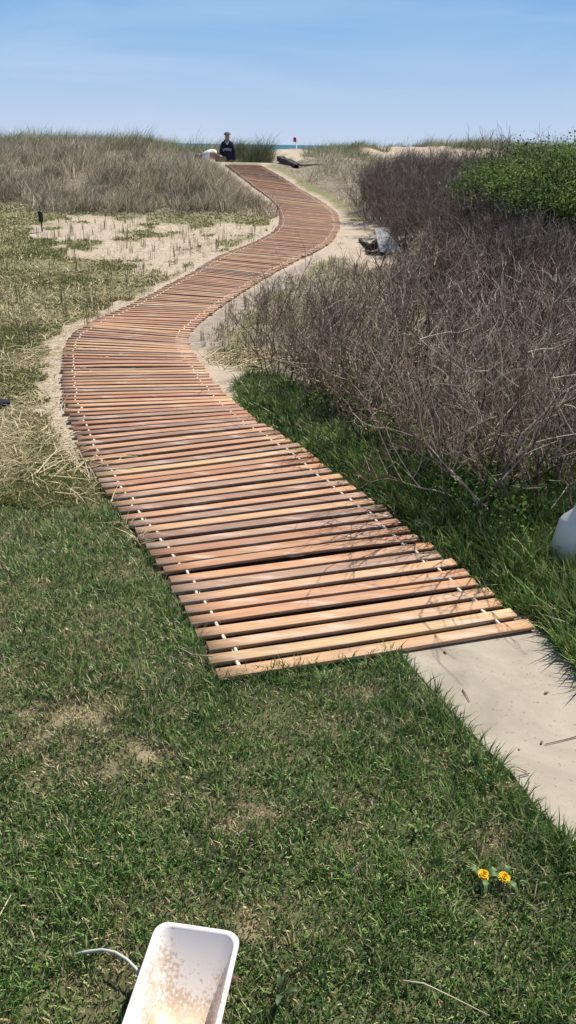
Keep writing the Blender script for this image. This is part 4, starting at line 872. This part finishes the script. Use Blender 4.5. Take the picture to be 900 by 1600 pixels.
skin('trousers', [(.31,0,.86),(.30,.09,.78),(.24,.11,.45),(.32,.11,.1),(.30,-.09,.78),(.24,-.11,.45),(.32,-.11,.1)], [(0,1),(1,2),(2,3),(0,4),(4,5),(5,6)], [(.15,.15),.12,.085,.07,.12,.085,.07], mat('tan_trousers', (.20,.17,.14), .9), pbe, 2)
bm = bmesh.new(); bmesh.ops.create_uvsphere(bm, u_segments=18, v_segments=10, radius=1)
for v in bm.verts: v.co = Vector((v.co.x*.115-.345, v.co.y*.10, v.co.z*.105+.81))
me = bpy.data.meshes.new('hair'); bm.to_mesh(me); bm.free(); me.materials.append(M_hair); link('hair', me, pbe)
head_parts(pbe, None, np.array([-.35,0,.76]), np.array([-.55,0,-.83]), np.array([-.83,0,.55]), False)
# ------------------------------------------------------------------ light
SUN_EL, SUN_AZ = 56, 42        # azimuth to the right of the viewing direction (+y)
sd = bpy.data.lights.new('sun', 'SUN'); sd.energy = 4.9; sd.angle = R(.5); sd.color = (1, .945, .865); so = bpy.data.objects.new('sun', sd); col.objects.link(so)
dirv = Vector((math.sin(R(SUN_AZ))*math.cos(R(SUN_EL)), math.cos(R(SUN_AZ))*math.cos(R(SUN_EL)), math.sin(R(SUN_EL)))); so.rotation_euler = dirv.to_track_quat('Z', 'Y').to_euler()
w = bpy.data.worlds.new('World'); scn.world = w; w.use_nodes = True; N = w.node_tree.nodes; Lk = w.node_tree.links
bg = N['Background']; bg.inputs['Strength'].default_value = .08
sky = N.new('ShaderNodeTexSky'); sky.sky_type = 'NISHITA'; sky.sun_disc = False; sky.sun_elevation = R(SUN_EL); sky.sun_rotation = R(SUN_AZ); sky.altitude = 0; sky.air_density = 1.0; sky.dust_density = 0; sky.ozone_density = 3
tc = N.new('ShaderNodeTexCoord'); mp = N.new('ShaderNodeMapping'); mp.inputs['Scale'].default_value = (1.4, 1.4, 8); mp.inputs['Rotation'].default_value = (0, R(-7), 0); n1 = N.new('ShaderNodeTexNoise'); n1.inputs['Scale'].default_value = 1.5; n1.inputs['Detail'].default_value = 7; n1.inputs['Roughness'].default_value = .55
n1.inputs['Distortion'].default_value = .5
Lk.new(tc.outputs['Generated'], mp.inputs[0]); Lk.new(mp.outputs[0], n1.inputs['Vector'])
mr = N.new('ShaderNodeMapRange'); mr.inputs['From Min'].default_value = .48; mr.inputs['From Max'].default_value = .75; mr.inputs['To Max'].default_value = .24; Lk.new(n1.outputs['Fac'], mr.inputs['Value'])
mx = N.new('ShaderNodeMix'); mx.data_type = 'RGBA'; Lk.new(mr.outputs[0], mx.inputs['Factor']); sz_ = N.new('ShaderNodeSeparateXYZ'); Lk.new(tc.outputs['Generated'], sz_.inputs[0])
rp = N.new('ShaderNodeValToRGB'); rp.color_ramp.interpolation = 'B_SPLINE'; el = rp.color_ramp.elements; el[0].position = 0; el[0].color = (.55,.66,.83,1); el[1].position = 1; el[1].color = (.05,.17,.50,1)
for po, c_ in ((.03,(.50,.63,.83,1)),(.07,(.38,.56,.82,1)),(.11,(.28,.50,.80,1)),(.16,(.17,.40,.74,1)),(.3,(.07,.22,.58,1))): q_ = el.new(po); q_.color = c_
Lk.new(sz_.outputs['Z'], rp.inputs[0]); sc_ = N.new('ShaderNodeVectorMath'); sc_.operation = 'SCALE'; sc_.inputs['Scale'].default_value = 9.6; Lk.new(rp.outputs[0], sc_.inputs[0])
hz = N.new('ShaderNodeMapRange'); hz.interpolation_type = 'SMOOTHSTEP'; hz.inputs['From Min'].default_value = .15; hz.inputs['From Max'].default_value = .5; hz.inputs['To Min'].default_value = 1; hz.inputs['To Max'].default_value = 0; Lk.new(sz_.outputs['Z'], hz.inputs['Value'])
hm_ = N.new('ShaderNodeMix'); hm_.data_type = 'RGBA'; Lk.new(hz.outputs[0], hm_.inputs['Factor']); Lk.new(sky.outputs[0], hm_.inputs['A']); Lk.new(sc_.outputs[0], hm_.inputs['B']); Lk.new(hm_.outputs['Result'], mx.inputs['A']); mx.inputs['B'].default_value = (8.2,8.8,9.6,1); Lk.new(mx.outputs['Result'], bg.inputs['Color'])
scn.view_settings.view_transform = 'Standard'; scn.view_settings.look = 'None'; scn.view_settings.gamma = 1; scn.view_settings.exposure = .4
scn.render.engine = 'CYCLES'; scn.render.resolution_x = 576; scn.render.resolution_y = 1024
scn.cycles.max_bounces = 6; scn.cycles.transparent_max_bounces = 4
